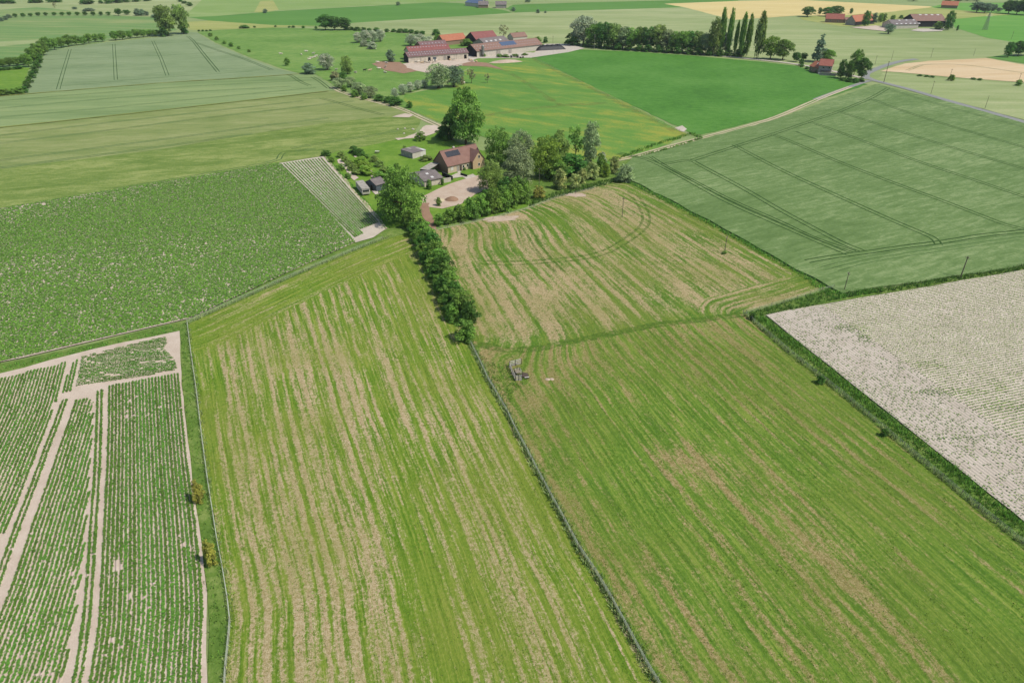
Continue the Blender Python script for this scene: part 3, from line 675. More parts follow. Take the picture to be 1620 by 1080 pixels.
# the small plot of clear white-edged rows beside the garden
PS = [(438,260),(512,248.5),(610,364),(590,377),(562,385)]
PSo = F('potato_plot', PS, M['soil_white']); a0, a1, e0, e1 = G(442,260), G(566,382), G(510,250), G(609,363)
for k in range(15):
    t = (k+.4)/15; p0 = (a0[0]+(e0[0]-a0[0])*t, a0[1]+(e0[1]-a0[1])*t); p1 = (a1[0]+(e1[0]-a1[0])*t, a1[1]+(e1[1]-a1[1])*t)
    end = .97 if k < 5 else .93
    row([(p0[0]+(p1[0]-p0[0])*(.01+(end-.01)*i/30), p0[1]+(p1[1]-p0[1])*(.01+(end-.01)*i/30)) for i in range(31)], PSo, .0, 500+k, .34, .18, .09, .14, 'potato_far', False)

# the pale ridged field on the right
RF = [(1212,500),(1240,494),(1320,480),(1500,449),(1620,428),(1780,401),(1780,950),(1620,826),(1600,810),(1520,746),(1400,651),(1290,563)]
RFo = F('ridged_field', RF, M['soil_white']); wRF = GP(RF)
dd = np.array(G(1600,810))-np.array(G(1290,563)); dd /= np.linalg.norm(dd); nn = np.array((-dd[1], dd[0])); co = np.array(G(1290,563))
if (np.array(G(1620,500))-co)@nn < 0: nn = -nn
dm = np.array(G(1620,512))-np.array(G(1400,552)); dm /= np.linalg.norm(dm); nm = np.array((-dm[1], dm[0])); cm = np.array(G(1400,552))
HW = 15.5
head = [tuple(co+dd*-60+nn*.2), tuple(co+dd*200+nn*.2), tuple(co+dd*200+nn*HW), tuple(co+dd*-60+nn*HW)]
rb = MB(); pts = []
mb_ = lambda x, y: (np.asarray(x)-co[0])*nn[0]+(np.asarray(y)-co[1])*nn[1]
for k in range(0, 22):
    o_ = co+nn*(.4+k*.72)
    for t0, t1 in line_clip(wRF, o_, dd):
        pl = [tuple(o_+dd*(t0+(t1-t0)*i/40)) for i in range(41)]; ridge_strip(rb, pl, .6, .08, RFo['z']+.004); pts.append((along(pl, .3, .05), 0))
for k in range(-60, 120):
    o_ = cm+nm*k*.72
    for t0, t1 in line_clip(wRF, o_, dm):
        s0 = (o_+dm*t0-co)@nn; sl = dm@nn; ta = t0+max(0, (HW+.6-s0)/sl) if sl > 0 else t0
        if ta < t1-1:
            pl = [tuple(o_+dm*(ta+(t1-ta)*i/30)) for i in range(31)]; ridge_strip(rb, pl, .6, .08, RFo['z']+.004); pts.append((along(pl, .26, .05), 1))
o = rb.build('soil_ridges', M['soil_white'], RFo); tag(o, kind='stuff')
PT = np.concatenate([p for p, _ in pts]); K = np.concatenate([np.full(len(p), k) for p, k in pts])
th = .62*K+.36+.35*(vnoise(PT[:,0], PT[:,1], .09, 4)-.5)+.3*(vnoise(PT[:,0], PT[:,1], .35, 8)-.5)
green = blobs(PT[:,0], PT[:,1], [(1345,520,2,5,.7),(1365,535,3,2,.7),(1470,580,2,5,.6),(1510,622,1.3,8,.9),(1590,645,2,5,.9),(1575,610,2.5,1.5,.9),(1500,695,1,10,.4)], (0,1))
keep = rng.random(len(PT)) < np.clip(th+green, .03, .97); sz = np.where(green[keep] > .35, 1.4, 1.)
P, v = plants(PT[keep], 3, .08, .23, .08, 78, .15); cc = P.mean(1, keepdims=True); P = cc+(P-cc)*np.repeat(sz, 3)[:, None, None]; P[..., 2] += RFo['z']+.09
tag(obj('seedlings', quads_mesh('seedlings', P, M['seedling'], v), RFo), kind='stuff')

# ------------------------------------------------------------------ long grass (stuff)
def tufts(name, pts, h, mat, n=5, w=.12, lean=.35, seed=1, parent=None):
    g = np.random.default_rng(seed); m = len(pts)*n; b = np.repeat(np.asarray(pts), n, 0)+g.normal(0, .16, (m, 2)); hh = h*g.uniform(.5, 1.2, m)
    a = g.uniform(0, 6.283, m); d = np.stack([np.cos(a), np.sin(a)], 1)*w*.5; ln = g.normal(0, lean, (m, 2))*hh[:, None]
    P = np.zeros((m, 4, 3)); P[:,0,:2] = b-d; P[:,1,:2] = b+d; P[:,2,:2] = b+ln+d*.35; P[:,3,:2] = b+ln-d*.35; P[:,0,2] = P[:,1,2] = .05; P[:,2,2] = P[:,3,2] = hh+.05
    o = obj(name, quads_mesh(name, P, mat, g.random(m)), parent); tag(o, kind='stuff'); return o
def scatter_line(pl, width, dens, side=0.):
    out = []
    for a, c in zip(pl[:-1], pl[1:]):
        L = math.hypot(c[0]-a[0], c[1]-a[1]); n = rng.poisson(L*width*dens); t = rng.random(n); s = rng.uniform(-.5, .5, n)*width+side
        dx, dy = (c[0]-a[0])/L, (c[1]-a[1])/L; out.append(np.stack([a[0]+dx*L*t-dy*s, a[1]+dy*L*t+dx*s], 1))
    return np.concatenate(out)
def scatter_poly(P, dens):
    xs = [p[0] for p in P]; ys = [p[1] for p in P]; n = int((max(xs)-min(xs))*(max(ys)-min(ys))*dens)
    x = rng.uniform(min(xs), max(xs), n); y = rng.uniform(min(ys), max(ys), n); k = pip(P, x, y); return np.stack([x[k], y[k]], 1)
def swath_tufts(poly, left, right, width, n, h, mat, seed, thr, w, name):
    g = np.random.default_rng(seed); xs = [p[0] for p in poly]; ys = [p[1] for p in poly]; x = g.uniform(min(xs), max(xs), n*4); y = g.uniform(max(38, min(ys)), max(ys), n*4)
    k = pip(poly, x, y); x, y = x[k], y[k]; dl = pdist(left, x, y); dr = pdist(right, x, y); ac = dl/(dl+dr+1e-6)*width; al = -.33*x+.94*y
    f = vnoise(ac, al*.03, .8, seed)*.6+vnoise(x, y, .5, seed+1)*.4; k = f > thr; p = np.stack([x[k], y[k]], 1)[:n]
    tufts(name, p, h, mat, 3, w, .8, seed)
for i, (po, le, ri, wd) in enumerate(((polyL, wFL, right_l, 72), (polyR, wFC, wD, 60), (wM3, wM3L, wM3R, 62))):
    swath_tufts(po, le, ri, wd, 15000, .13, M['meadow_tuft'], 61+i, .5, .26, 'grass_tufts'); swath_tufts(po, le, ri, wd, 9000, .07, M['hay'], 71+i, .52, .24, 'hay_wisps')
tufts('long_grass', scatter_line(wFC[:-1], 1.0, 9), .75, M['grass_pale'], seed=11)
tufts('long_grass', scatter_line(wFC[:-1], 1.3, 5), .45, M['grass_dark'], seed=12)
tufts('long_grass', scatter_poly(GP([(745,548),(775,572),(800,578),(812,575),(826,580),(842,600),(828,612),(812,622),(803,650),(790,631),(772,602)]), 4), .32, M['grass'], seed=13)
tufts('long_grass', scatter_line(wFL, .8, 5), .5, M['grass_pale'], seed=14)
tufts('long_grass', scatter_poly(GP([(287,526),(297,526),(312,640),(330,770),(353,905),(362,985),(356,1080),(331,1080),(331,985),(312,800),(298,690),(288,600)]), 2.0), .4, M['grass'], seed=15)
tufts('long_grass', scatter_poly(GP([(1190,500),(1207,500),(1290,566),(1400,655),(1520,750),(1620,832),(1700,898),(1700,925),(1620,862),(1520,780),(1400,679),(1290,590),(1205,522)]), 5), .6, M['grass'], seed=16)
tufts('long_grass', scatter_poly(GP([(1207,500),(1290,565),(1400,653),(1520,748),(1620,830),(1690,890),(1680,893),(1620,845),(1520,762),(1400,668),(1290,578),(1200,508)]), 5), .8, M['grass'], seed=17)
tufts('long_grass', scatter_line(wD, .7, 7), .8, M['grass_pale'], seed=18)
tufts('long_grass', scatter_poly(GP([(976,281),(1000,288),(1060,318),(1120,350),(1200,394),(1260,427),(1320,462),(1400,457),(1400,461),(1320,476),(1300,462),(1260,433),(1200,400),(1120,356),(1060,324),(998,292)]), 3.2), .7, M['grass'], w=.16, seed=19)
tufts('long_grass', scatter_poly(GP([(1178,498),(1308,460),(1330,474),(1210,500)]), 5), .6, M['grass_dark'], seed=20)
tufts('long_grass', scatter_line(GP([(1330,470),(1500,444),(1620,424),(1700,410)]), 2.2, 3.5), .8, M['grass_dark'], w=.16, seed=21)
tufts('long_grass', scatter_line(wTL[:-1], 1.0, 5), .6, M['grass_pale'], seed=22)
tufts('long_grass', scatter_poly(GP([(-40,597),(0,583),(150,546),(298,511),(298,522),(150,552),(0,590),(-40,604)]), 3), .45, M['grass'], seed=23)
tufts('long_grass', scatter_poly(GP([(838,318),(900,300),(975,282),(1000,286),(975,289),(930,301),(880,313),(838,328)]), 2.5), .8, M['grass_dark'], w=.2, seed=24)
tufts('long_grass', scatter_line(GP([(1000,252),(1060,236),(1110,220),(1095,212),(1040,228),(960,258)]), 2.5, 1.5), .7, M['grass'], w=.25, seed=25)
tufts('long_grass', scatter_line(GP([(612,362),(560,300),(515,249)]), 1.6, 3), .5, M['grass'], w=.2, seed=26)

# ================================================================== TREES AND SHRUBS
def crown(kind, seed, nleaf, size):
    g = np.random.default_rng(seed); L = []
    def prof(z):
        if kind == 'lombardy': return .5*np.clip(np.sin(np.pi*np.clip((z-.02)/.98, 0, 1)**.75), 0, 1)**.6
        if kind == 'dome': return .52*np.clip(1-((z-.40)/.60)**2, 0, 1)**.45
        if kind == 'oval': return .5*np.clip(1-((z-.46)/.54)**2, 0, 1)**.5
        if kind == 'bush': return .5*np.clip(1-((z-.30)/.70)**2, 0, 1)**.5
        if kind == 'pollard': return .5*np.clip(1-((z-.53)/.47)**2, 0, 1)**.5
        if kind == 'sparse': return .5*np.clip(1-((z-.58)/.42)**2, 0, 1)**.5
        if kind == 'cedar': return .5*np.clip(1.05-z, 0, 1)**.55*(.75+.25*np.sin(z*23+seed))
        return .5*np.clip(1-((z-.56)/.46)**2, 0, 1)**.45
    z0 = {'dome': .08, 'lombardy': .06, 'oval': .05, 'bush': .03, 'pollard': .10, 'sparse': .24, 'cedar': .12}.get(kind, .16)
    nl = {'dome': 64, 'lombardy': 42, 'oval': 40, 'bush': 26, 'pollard': 30, 'sparse': 12, 'cedar': 26}.get(kind, 34)
    for i in range(nl):
        z = z0+(.97-z0)*((i+g.random())/nl); r = float(prof(z)); a = i*2.4+g.normal(0, .5)
        lr = max(.05, (.30+.12*g.random())*(.82 if kind == 'dome' else 1.)*max(r, .12)*(1.25 if kind in ('lombardy', 'pollard') else 1.)); q = max(0, r-lr*.8)*(.75+.35*g.random())
        if i % 4 == 0: q *= .4
        L.append((q*math.cos(a), q*math.sin(a), min(z, .99-lr*.5), lr, g.random()))
    L = np.array(L); wgt = L[:,3]**2; k = g.choice(len(L), nleaf, p=wgt/wgt.sum())
    d = g.normal(0, 1, (nleaf, 3)); d /= np.linalg.norm(d, axis=1)[:, None]; d[:, 2] = np.where(d[:, 2] < -.3, -d[:, 2]*.5, d[:, 2])
    rr = L[k, 3]*(.62+.48*g.random(nleaf)**.6); sq = np.array([1, 1, 1.5 if kind == 'lombardy' else .82])
    c = L[k, :3]+d*rr[:, None]*sq; c[:, 2] = np.clip(c[:, 2], .015, 1.02)
    nrm = d*.8+g.normal(0, .55, (nleaf, 3))+np.array([0, 0, .35]); nrm /= np.linalg.norm(nrm, axis=1)[:, None]
    t = np.cross(nrm, g.normal(0, 1, (nleaf, 3))); t /= np.linalg.norm(t, axis=1)[:, None]; bt = np.cross(nrm, t); s = (size*g.uniform(.6, 1.4, nleaf))[:, None]
    t = t*s*.55; bt = bt*s*.42
    val = np.clip(.25+.5*L[k, 4]+g.normal(0, .16, nleaf), 0, 1)
    return np.stack([c-t, c-bt*.9+t*.1, c+t, c+bt], 1), val
def trunk_mesh(kind, seed):
    g = random.Random(seed); b = MB(); th = {'bush': .5, 'pollard': .5, 'lombardy': .92, 'oval': .8}.get(kind, .72); r0 = .03 if kind != 'pollard' else .06
    pts = [Vector((g.uniform(-.015, .015)*i, g.uniform(-.015, .015)*i, th*i/5-.03)) for i in range(6)]
    for i in range(5): b.bar(pts[i], pts[i+1], r0*(1-.16*i)*(1.25 if i == 0 else 1), 7, r0*(1-.16*(i+1)))
    for i in range(9):
        z = .22+.5*i/9; a = i*2.4+g.random(); ln = .30*(1-.4*i/9); s = pts[min(5, int(z/th*5))]*1.; s.z = z*th/.8
        e = s+Vector((math.cos(a)*ln, math.sin(a)*ln, ln*(.6 if kind != 'lombardy' else 1.4)*.5)); b.bar(s, e, .011, 5, .004)
    return mesh('trunk', b.V, b.F, M['bark'], True)
PROTO = {}
SPEC = {'round': (4, 5200, .046), 'oval': (3, 5600, .044), 'bush': (4, 2800, .064), 'pollard': (3, 3400, .047), 'lombardy': (3, 2600, .085), 'dome': (3, 8000, .034), 'sparse': (2, 900, .055), 'cedar': (2, 2200, .06)}
for kd, (nv, nl, sz) in SPEC.items():
    PROTO[kd] = []
    for i in range(nv):
        P, v = crown(kd, 31*i+len(kd), nl, sz); PROTO[kd].append((quads_mesh('crown', P, M['leaf_mid'], v), trunk_mesh(kd, i)))
TREES = []
def tree(px, py, top, wpx, kind, mat, label, group=None, name=None, cat=None, sq=1.):
    X, Y = G(px, py); h = max(1., HT(px, py, top)); w = wpx/PPM(px, py)
    low = kind == 'bush'; w *= {'round': 1.1, 'pollard': 1.1, 'dome': .98}.get(kind, 1.)
    o = empty(name or ('bush' if low else 'tree'), (X, Y, .05), random.random()*6.28, (w, w*sq, h))
    tag(o, label, cat or ('shrub' if low else 'tree'), group)
    cr, tr = random.choice(PROTO[kind]); c = obj('crown', cr, o); c.material_slots[0].link = 'OBJECT'; c.material_slots[0].material = M[mat]
    obj('trunk', tr, o); return o
ORD = 'first second third fourth fifth sixth seventh eighth ninth tenth eleventh twelfth thirteenth fourteenth fifteenth sixteenth'.split()
def trees(rows, kind, mat, label, group, name=None, cat=None, jit=.12, n0=None):
    base = label; rows = sorted(rows, key=lambda r: r[0])
    for i, r in enumerate(rows):
        if len(rows) > 1 or n0 is not None: label = base+', '+ORD[(n0 or 0)+i]+' from the left'
        px, py, top, w = r; k = 1+random.uniform(-jit, jit)
        tree(px, py, py-(py-top)*k, w*k, kind, mat, label, group, name, cat)

# around the farmhouse
tree(737,228,138,58,'oval','leaf_mid','tall dense broadleaf tree standing behind the brown-roofed brick house')
tree(714,222,178,32,'bush','leaf_dark','dark bushy shrub at the left foot of the tallest tree')
tree(702,219,199,28,'bush','leaf_dark','broad dark shrub where the sandy track meets the tall tree')
tree(665,223,208,18,'bush','leaf_mid','round green bush at the edge of the rubble patch')
tree(637,352,261,72,'dome','leaf_mid','large olive-green tree in front of the grey garage and the sheds')
tree(652,362,332,34,'bush','leaf_mid','green shrub at the foot of the large olive tree')
tree(618,340,300,30,'bush','leaf_olive','olive shrub under the left side of the large olive tree')
tree(789,262,201,46,'dome','leaf_mid','dark green leafy tree just right of the brick house gable')
tree(824,266,206,44,'dome','leaf_silver','grey-green willow in the second row behind the silver willow')
tree(819,291,231,54,'dome','leaf_silver','big silver-grey willow right of the sandy yard')
tree(863,281,215,54,'dome','leaf_yellow','bright yellow-green tree between silver willow and the dark thicket')
tree(884,256,206,32,'oval','leaf_olive','slim grey-green tree behind the bright yellow-green tree')
tree(910,254,199,28,'sparse','leaf_mid','thin open-crowned green tree with pale trunk at the field edge')
tree(934,258,192,30,'oval','leaf_silver','tall silvery poplar at the right end of the garden trees')
tree(777,304,254,40,'dome','leaf_olive','small pale olive willow beside the sandy yard')
tree(903,278,244,60,'bush','leaf_dark','wide low dark thicket behind the blossoming shrubs')
tree(880,284,250,40,'bush','leaf_mid','dark shrub under the bright yellow-green tree')
tree(852,314,294,21,'bush','leaf_rust','reddish-olive shrub standing alone near the meadow fence')
trees([(886,299,270,23),(908,298,277,21),(921,289,266,20),(936,284,254,24)],'bush','leaf_blossom','pale blossoming shrub in the row above the back meadow','blossoming shrubs on bare earth')
tree(949,274,242,20,'bush','leaf_mid','green shrub right of the blossoming shrubs')
tree(952,264,240,15,'bush','leaf_white','small white-leaved shrub below the silvery poplar')
tree(958,280,258,18,'bush','leaf_yellow','light green shrub near the corner of the garden strip')
tree(971,274,247,19,'bush','leaf_blossom','pale-tipped shrub beside the light green shrub')
tree(988,288,260,30,'bush','leaf_silver','grey-white bush at the corner of the wheat field')
tree(695,357,338,20,'bush','leaf_mid','first small bush of the yard hedge, nearest the dirt track')
trees([(711,354,332,22),(727,351,324,24),(745,348,310,28),(762,343,302,30),(779,338,298,30),(797,333,290,32),(813,327,282,30),(828,321,284,26)],'bush','leaf_mid','leafy dark green bush in the hedge between sandy yard and meadow','bushes of the yard hedge','hedge_bush')
trees([(770,330,300,28),(800,318,284,30),(818,312,278,26)],'bush','leaf_dark','dark bush in the second row of the yard hedge','back row of the yard hedge','hedge_bush')
tree(694,326,312,10,'bush','leaf_mid','small round bush at the lower edge of the sandy yard')
# long hedge between the meadows
hd_pts = [(665,366),(670,376),(675,387),(681,398),(687,410),(693,422),(699,434),(705,447),(711,459),(717,472),(723,485),(729,498)]
for i, (x, y) in enumerate(hd_pts):
    p = PPM(x, y); trees([(x+3, y+5, y-24-.08*(y-366), 5.8*p)],'bush','leaf_mid' if i % 3 else 'leaf_dark',ORD[i]+' tall bush from the farm end along the right side of the long hedge','bushes of the long meadow hedge','hedge_bush', jit=.16)
    trees([(x-9, y+8, y-12-.06*(y-366), 4.7*p)],'bush','leaf_mid' if i % 2 else 'leaf_dark',ORD[i]+' low bush from the farm end along the left side of the long hedge','bushes of the long meadow hedge','hedge_bush', jit=.16)
tree(744,512,476,34,'bush','leaf_dark','dark round bush bulging right near the end of the long hedge')
tree(736,538,505,38,'bush','leaf_mid','last bush of the long hedge where the wire fence starts')
tree(317,794,760,21,'bush','leaf_rust','yellow-brown bush beside the left wire fence, the farther of two'); tree(337,892,855,23,'bush','leaf_rust','brown bush leaning on the left wire fence, the nearer of two')
for x, y, w in ((1296,607,14), (1398,690,13), (1190,506,12)): tree(x, y, y-w*.9, w, 'bush','leaf_dark',{1296:'larger',1398:'nearest',1190:'farthest'}[x]+' small dark bush in the ditch beside the pale ridged field','bushes in the ditch')
# vegetable garden
trees([(516,247,237,18),(560,243,229,18),(568,246,236,18),(574,252,241,20)],'bush','leaf_dark','dark shrub at the top edge of the vegetable garden','dark garden shrubs')
trees([(540,249,239,16),(546,256,246,16),(552,263,253,16),(558,270,260,16),(564,277,267,16)],'bush','leaf_olive','low shrub in the diagonal row across the vegetable garden','row of garden shrubs')
trees([(570,260,247,26),(576,268,254,26),(582,277,263,26),(577,274,262,21)],'bush','leaf_yellow','bright leafy fruit bush in the middle of the vegetable garden','fruit bushes')
trees([(592,256,246,16),(600,264,254,16),(608,273,262,17)],'bush','leaf_olive','small shrub along the right edge of the vegetable garden','garden edge shrubs')
trees([(525,257,248,12),(540,270,260,12),(552,283,273,12),(600,282,272,18)],'bush','leaf_mid','little green plant clump in the garden beds','garden clumps')
tree(692,261,252,14,'bush','leaf_mid','low shrub between the flat grey shed and the brick house'); tree(674,254,246,24,'bush','leaf_olive','low bramble beside the flat grey shed'); tree(735,270,265,5,'bush','leaf_mid','tiny shrub against the brick house front')
tree(679,300,284,10,'bush','leaf_mid','slim upright shrub in front of the grey garage'); tree(700,293,282,6,'bush','leaf_dark','dark sapling at the garage corner'); tree(640,236,230,6,'bush','leaf_olive','small shrub on the garden lawn')
# willows and bushes along the sandy track and in the pasture
tree(518,111,85,25,'pollard','leaf_white','round white-leaved willow in the cow pasture'); tree(489,117,100,24,'bush','leaf_blue','broad grey-green bush on the pasture corner'); tree(455,104,91,11,'bush','leaf_mid','narrow dark bush on the pasture edge')
tree(550,118,88,20,'oval','leaf_olive','upright olive tree left of the track willows')
tree(531,128,113,16,'bush','leaf_brown','brownish bush at the start of the track willows'); tree(544,130,114,14,'bush','leaf_dark','dark bush among the track willows')
trees([(537,140,124,20),(555,138,122,18),(568,150,130,24),(586,155,135,24)],'pollard','leaf_silver','silvery round willow beside the sandy track','willows beside the sandy track','willow_tree')
trees([(545,145,136,10),(562,154,143,12),(576,158,146,12)],'bush','leaf_mid','low green bush under the track willows','bushes under the track willows')
trees([(600,160,149,20),(614,163,152,20),(627,167,154,22)],'bush','leaf_dark','dark low bush in the hedge along the sandy track','dark hedge along the track','hedge_bush')
tree(648,171,160,12,'bush','leaf_dark','single dark bush at the end of the track hedge')
trees([(625,155,139,14),(638,150,135,14),(650,146,131,14),(661,142,128,13),(672,139,127,12)],'pollard','leaf_white','small round silver pollard in the row of five','row of five silver pollards','pollard_willow')
tree(694,140,102,38,'pollard','leaf_silver','large round grey willow left of a pair in the pasture',None,'willow_tree'); tree(718,138,104,29,'pollard','leaf_blue','large darker willow right of a pair in the pasture',None,'willow_tree')
tree(731,134,121,9,'bush','leaf_brown','small brownish bush beside the large willows'); tree(746,132,109,15,'sparse','leaf_brown','thin brown pollard willow with sparse twigs',None,'pollard_willow'); tree(771,132,116,9,'sparse','leaf_brown','stunted bare pollard on a worn patch',None,'pollard_willow')
# by the cattle farm
trees([(650,73,53,20),(664,74,55,20),(678,74,57,20)],'pollard','leaf_white','silvery willow in the clump left of the barns','silver clump by the barns','willow_tree')
trees([(567,68,51,16),(578,67,50,16),(590,67,50,16),(602,66,48,16)],'pollard','leaf_white','silvery willow in the clump in the pasture middle','silver clump in the pasture','willow_tree')
trees([(576,74,64,13),(589,78,67,15)],'bush','leaf_white','low silvery bush below the pasture clump','low silver bushes')
tree(618,98,79,17,'bush','leaf_blue','grey-green bush beside the long cow barn')
trees([(x, y, y-6, 11) for x, y in ((548,48),(556,48),(565,49),(575,49),(585,50),(596,50),(612,51),(623,51),(633,52),(642,52),(651,53),(660,54),(668,55))],'bush','leaf_dark','small dark bush in the field hedge behind the pasture','field hedge behind the pasture','hedge_bush')
tree(690,56,46,14,'bush','leaf_dark','round dark bush left of the orange roof'); tree(692,68,54,13,'bush','leaf_mid','green bush in front of the orange roof'); tree(738,73,61,20,'bush','leaf_mid','green bush between orange roof and dark barn gable'); tree(797,62,39,15,'sparse','leaf_brown','thin bare tree behind the farm roofs')
tree(851,66,58,12,'bush','leaf_mid','round bush behind the long solar barn'); tree(863,68,58,8,'bush','leaf_dark','upright bush beside the black silage heap'); tree(818,60,50,9,'bush','leaf_olive','small tree behind the white gable')
trees([(765,90,84,9),(790,91,85,12),(800,91,86,12),(815,90,86,12),(830,88,84,12)],'bush','leaf_mid','low shrub along the white wall of the solar barn','shrubs along the solar barn')
trees([(515,48,26,21),(530,48,24,24),(546,48,26,22)],'round','leaf_dark','dark broadleaf tree in the clump behind the pasture','dark clump behind the pasture')
trees([(387,45,40,15),(403,44,41,6),(436,43,40,5),(458,44,41,6),(464,44,41,6),(480,45,41,7),(500,46,41,6)],'bush','leaf_dark','tiny bush along the far road','tiny bushes along the far road')
trees([(333,58,52,8),(343,64,58,6),(355,70,64,8),(366,74,67,9),(378,78,73,6),(394,83,78,7)],'bush','leaf_mid','small bush along the edge of the blue-green wheat','bushes along the wheat edge')
# tree belt along the farm road
tree(922,72,26,38,'round','leaf_white','tall silver-white poplar at the left end of the tree belt')
tree(905,72,52,26,'bush','leaf_dark','dark bush under the silver-white poplar')
belt = [(940,74,40,26),(955,76,37,28),(970,77,41,26),(985,78,46,26),(998,79,44,26),(1012,79,46,24),(1026,80,44,26),(1040,81,43,26),(1054,82,47,26),(1067,83,46,26),(1080,84,51,24),(1092,84,53,24),(1104,85,52,24),(1115,86,54,22)]
for i, r in enumerate(belt): trees([r],'round',['leaf_mid','leaf_dark','leaf_olive','leaf_silver','leaf_mid'][i % 5],'leafy tree in the long belt along the farm road','trees of the farm road belt', n0=i)
trees([(x, y+1, y-11, 18) for x, y in ((930,74),(946,75),(962,77),(978,78),(994,79),(1010,80),(1026,81),(1042,82),(1058,83),(1074,84),(1090,85),(1106,86),(1122,87),(1138,88),(1152,88),(1168,89))],'bush','leaf_dark','dark undergrowth bush beneath the farm road belt','undergrowth of the farm road belt')
tree(1127,88,27,22,'oval','leaf_olive','wide pale poplar left of the slim poplars')
trees([(1137,88,16,11),(1150,88,17,9),(1161,89,35,7),(1170,90,19,10),(1180,90,23,9)],'lombardy','leaf_mid','slim columnar poplar in the row above the farm road','slim poplars','poplar_tree', jit=.03)
tree(1197,93,20,16,'lombardy','leaf_olive','broadest columnar poplar, standing apart at the right of the row',None,'poplar_tree'); tree(1148,86,52,18,'round','leaf_blue','grey-blue tree among the slim poplars'); tree(1173,89,66,16,'bush','leaf_mid','light green bush between the slim poplars')
tree(1218,94,58,28,'round','leaf_yellow','round bright tree right of the poplars'); tree(1238,95,63,28,'round','leaf_mid','round darker tree touching the bright one beside the road')
tree(1259,98,83,13,'round','leaf_dark','small clipped round tree beside the concrete road'); tree(1271,96,84,11,'round','leaf_dark','second small clipped round tree nearer the orange roofs'); tree(1267,104,93,9,'bush','leaf_dark','small bush at the corner of the green field')
tree(1293,98,54,36,'cedar','leaf_blue','big blue-grey cedar behind the orange-roofed house'); tree(1309,99,79,20,'round','leaf_mid','green tree right of the blue-grey cedar')
tree(1330,124,94,15,'oval','leaf_dark','dark tree nearest the orange-roofed house in the crossing clump'); tree(1341,126,96,13,'oval','leaf_dark','dark middle tree of the clump at the road crossing'); tree(1350,120,79,18,'round','leaf_mid','tallest tree of the clump at the road crossing'); tree(1362,127,92,21,'round','leaf_dark','right tree of the clump, with pale trunk, at the crossing')
trees([(1333,128,122,12),(1343,130,123,12),(1353,131,124,12),(1362,130,123,10)],'bush','leaf_dark','low hedge bush under the crossing clump','hedge at the crossing','hedge_bush')
trees([(1268,106,102,8),(1276,110,105,8),(1284,113,108,8),(1293,116,111,8),(1301,119,114,8)],'bush','leaf_dark','low hedge bush along the orange-roofed house','hedge of the orange-roofed house','hedge_bush')
trees([(1594,91,68,15),(1610,89,66,20),(1625,88,62,22)],'round','leaf_dark','dark tree at the right edge beside the ripe field','trees by the ripe field')
tree(1504,128,118,11,'bush','leaf_mid','small round bush below the ripe field'); tree(1611,136,126,11,'bush','leaf_mid','bush at the right end of the ripe field verge')
for x, y in ((1455,121),(1465,122),(1474,123),(1540,126),(1550,127)): tree(x, y, y-3, 9, 'bush','leaf_dark','low weeds clump on the verge of the ripe field','weeds on the ripe field verge')
# far right farm
tree(1277,27,11,21,'round','leaf_dark','dark tree pair left of the far red-roofed farmhouse'); tree(1296,23,12,7,'oval','leaf_dark','small slim tree beside the gold field')
trees([(1308,26,11,20),(1323,25,9,20)],'round','leaf_dark','dark tree behind the far red-roofed farmhouse','trees behind the far farmhouse')
tree(1346,22,13,6,'oval','leaf_dark','lone small tree at the edge of the gold field'); tree(1368,42,17,13,'oval','leaf_dark','dark columnar tree in front of the far orange roof'); tree(1382,38,20,10,'bush','leaf_blue','grey tree beside the far orange roof')
trees([(1392,36,22,8),(1398,35,21,8),(1412,33,24,8)],'oval','leaf_mid','small garden tree between the far orange roof and grey barn','garden trees of the far farm'); tree(1425,30,24,7,'bush','leaf_dark','round dark bush behind the far grey barn')
tree(1405,54,38,16,'pollard','leaf_blue','round silver-grey tree in front of the far grey barn'); tree(1499,48,17,16,'oval','leaf_dark','dark columnar tree at the right of the far barns'); tree(1483,47,34,16,'bush','leaf_olive','olive bush before the far barns'); tree(1514,49,40,4,'oval','leaf_dark','tiny tree right of the far barns')
trees([(1545,20,5,18),(1557,21,4,18),(1568,20,8,12),(1580,19,12,10)],'round','leaf_blue','hazy tree in the group right of the far pink roof','hazy trees right of the pink roof')
trees([(1595,22,1,22),(1608,23,0,22),(1622,24,-2,24),(1640,25,-2,24)],'round','leaf_dark','dark tree in the wood at the top right corner','wood at the top right')
trees([(x, y, y-7, 14) for x, y in ((1445,2),(1500,3),(1515,3),(1530,2),(1545,2))],'round','leaf_dark','distant dark tree at the top right horizon','distant trees top right')
# far left
trees([(25,28,22,7),(37,27.5,21,7),(49,26.5,21,7),(61,25.8,20,7),(73,25.5,19.5,7),(86,25,19.5,7),(99,25,19.5,7),(110,25,19,7),(123,25,19,7),(135,25,19,7),(148,25,19,7),(160,25,19,7),(172,25,19,7)],'round','leaf_dark','small round avenue tree on the far left hill','avenue of small trees','avenue_tree', jit=.06)
trees([(-4,36,28,10),(3,34,27,9),(9,32,25,9),(14,29,23,9)],'bush','leaf_blue','blue-grey bush at the left end of the far avenue','blue-grey bushes')
tree(188,25,14,11,'round','leaf_dark','dark round tree right of the far avenue'); tree(201,24,16,11,'round','leaf_dark','second dark round tree right of the far avenue')
trees([(218,25,13,13),(226,25,14,12),(232,25,17,10)],'bush','leaf_blue','bush in the group left of the twin tall trees','bush group left of the twin trees'); tree(245,28,23,13,'bush','leaf_blue','flat bush left of the twin tall trees')
tree(118,15,11,9,'bush','leaf_blue','small bush on the pale hill'); tree(140,18,13,18,'bush','leaf_blue','long low bush on the pale hill'); tree(87,13,4,7,'sparse','leaf_brown','thin tree on the pale hill')
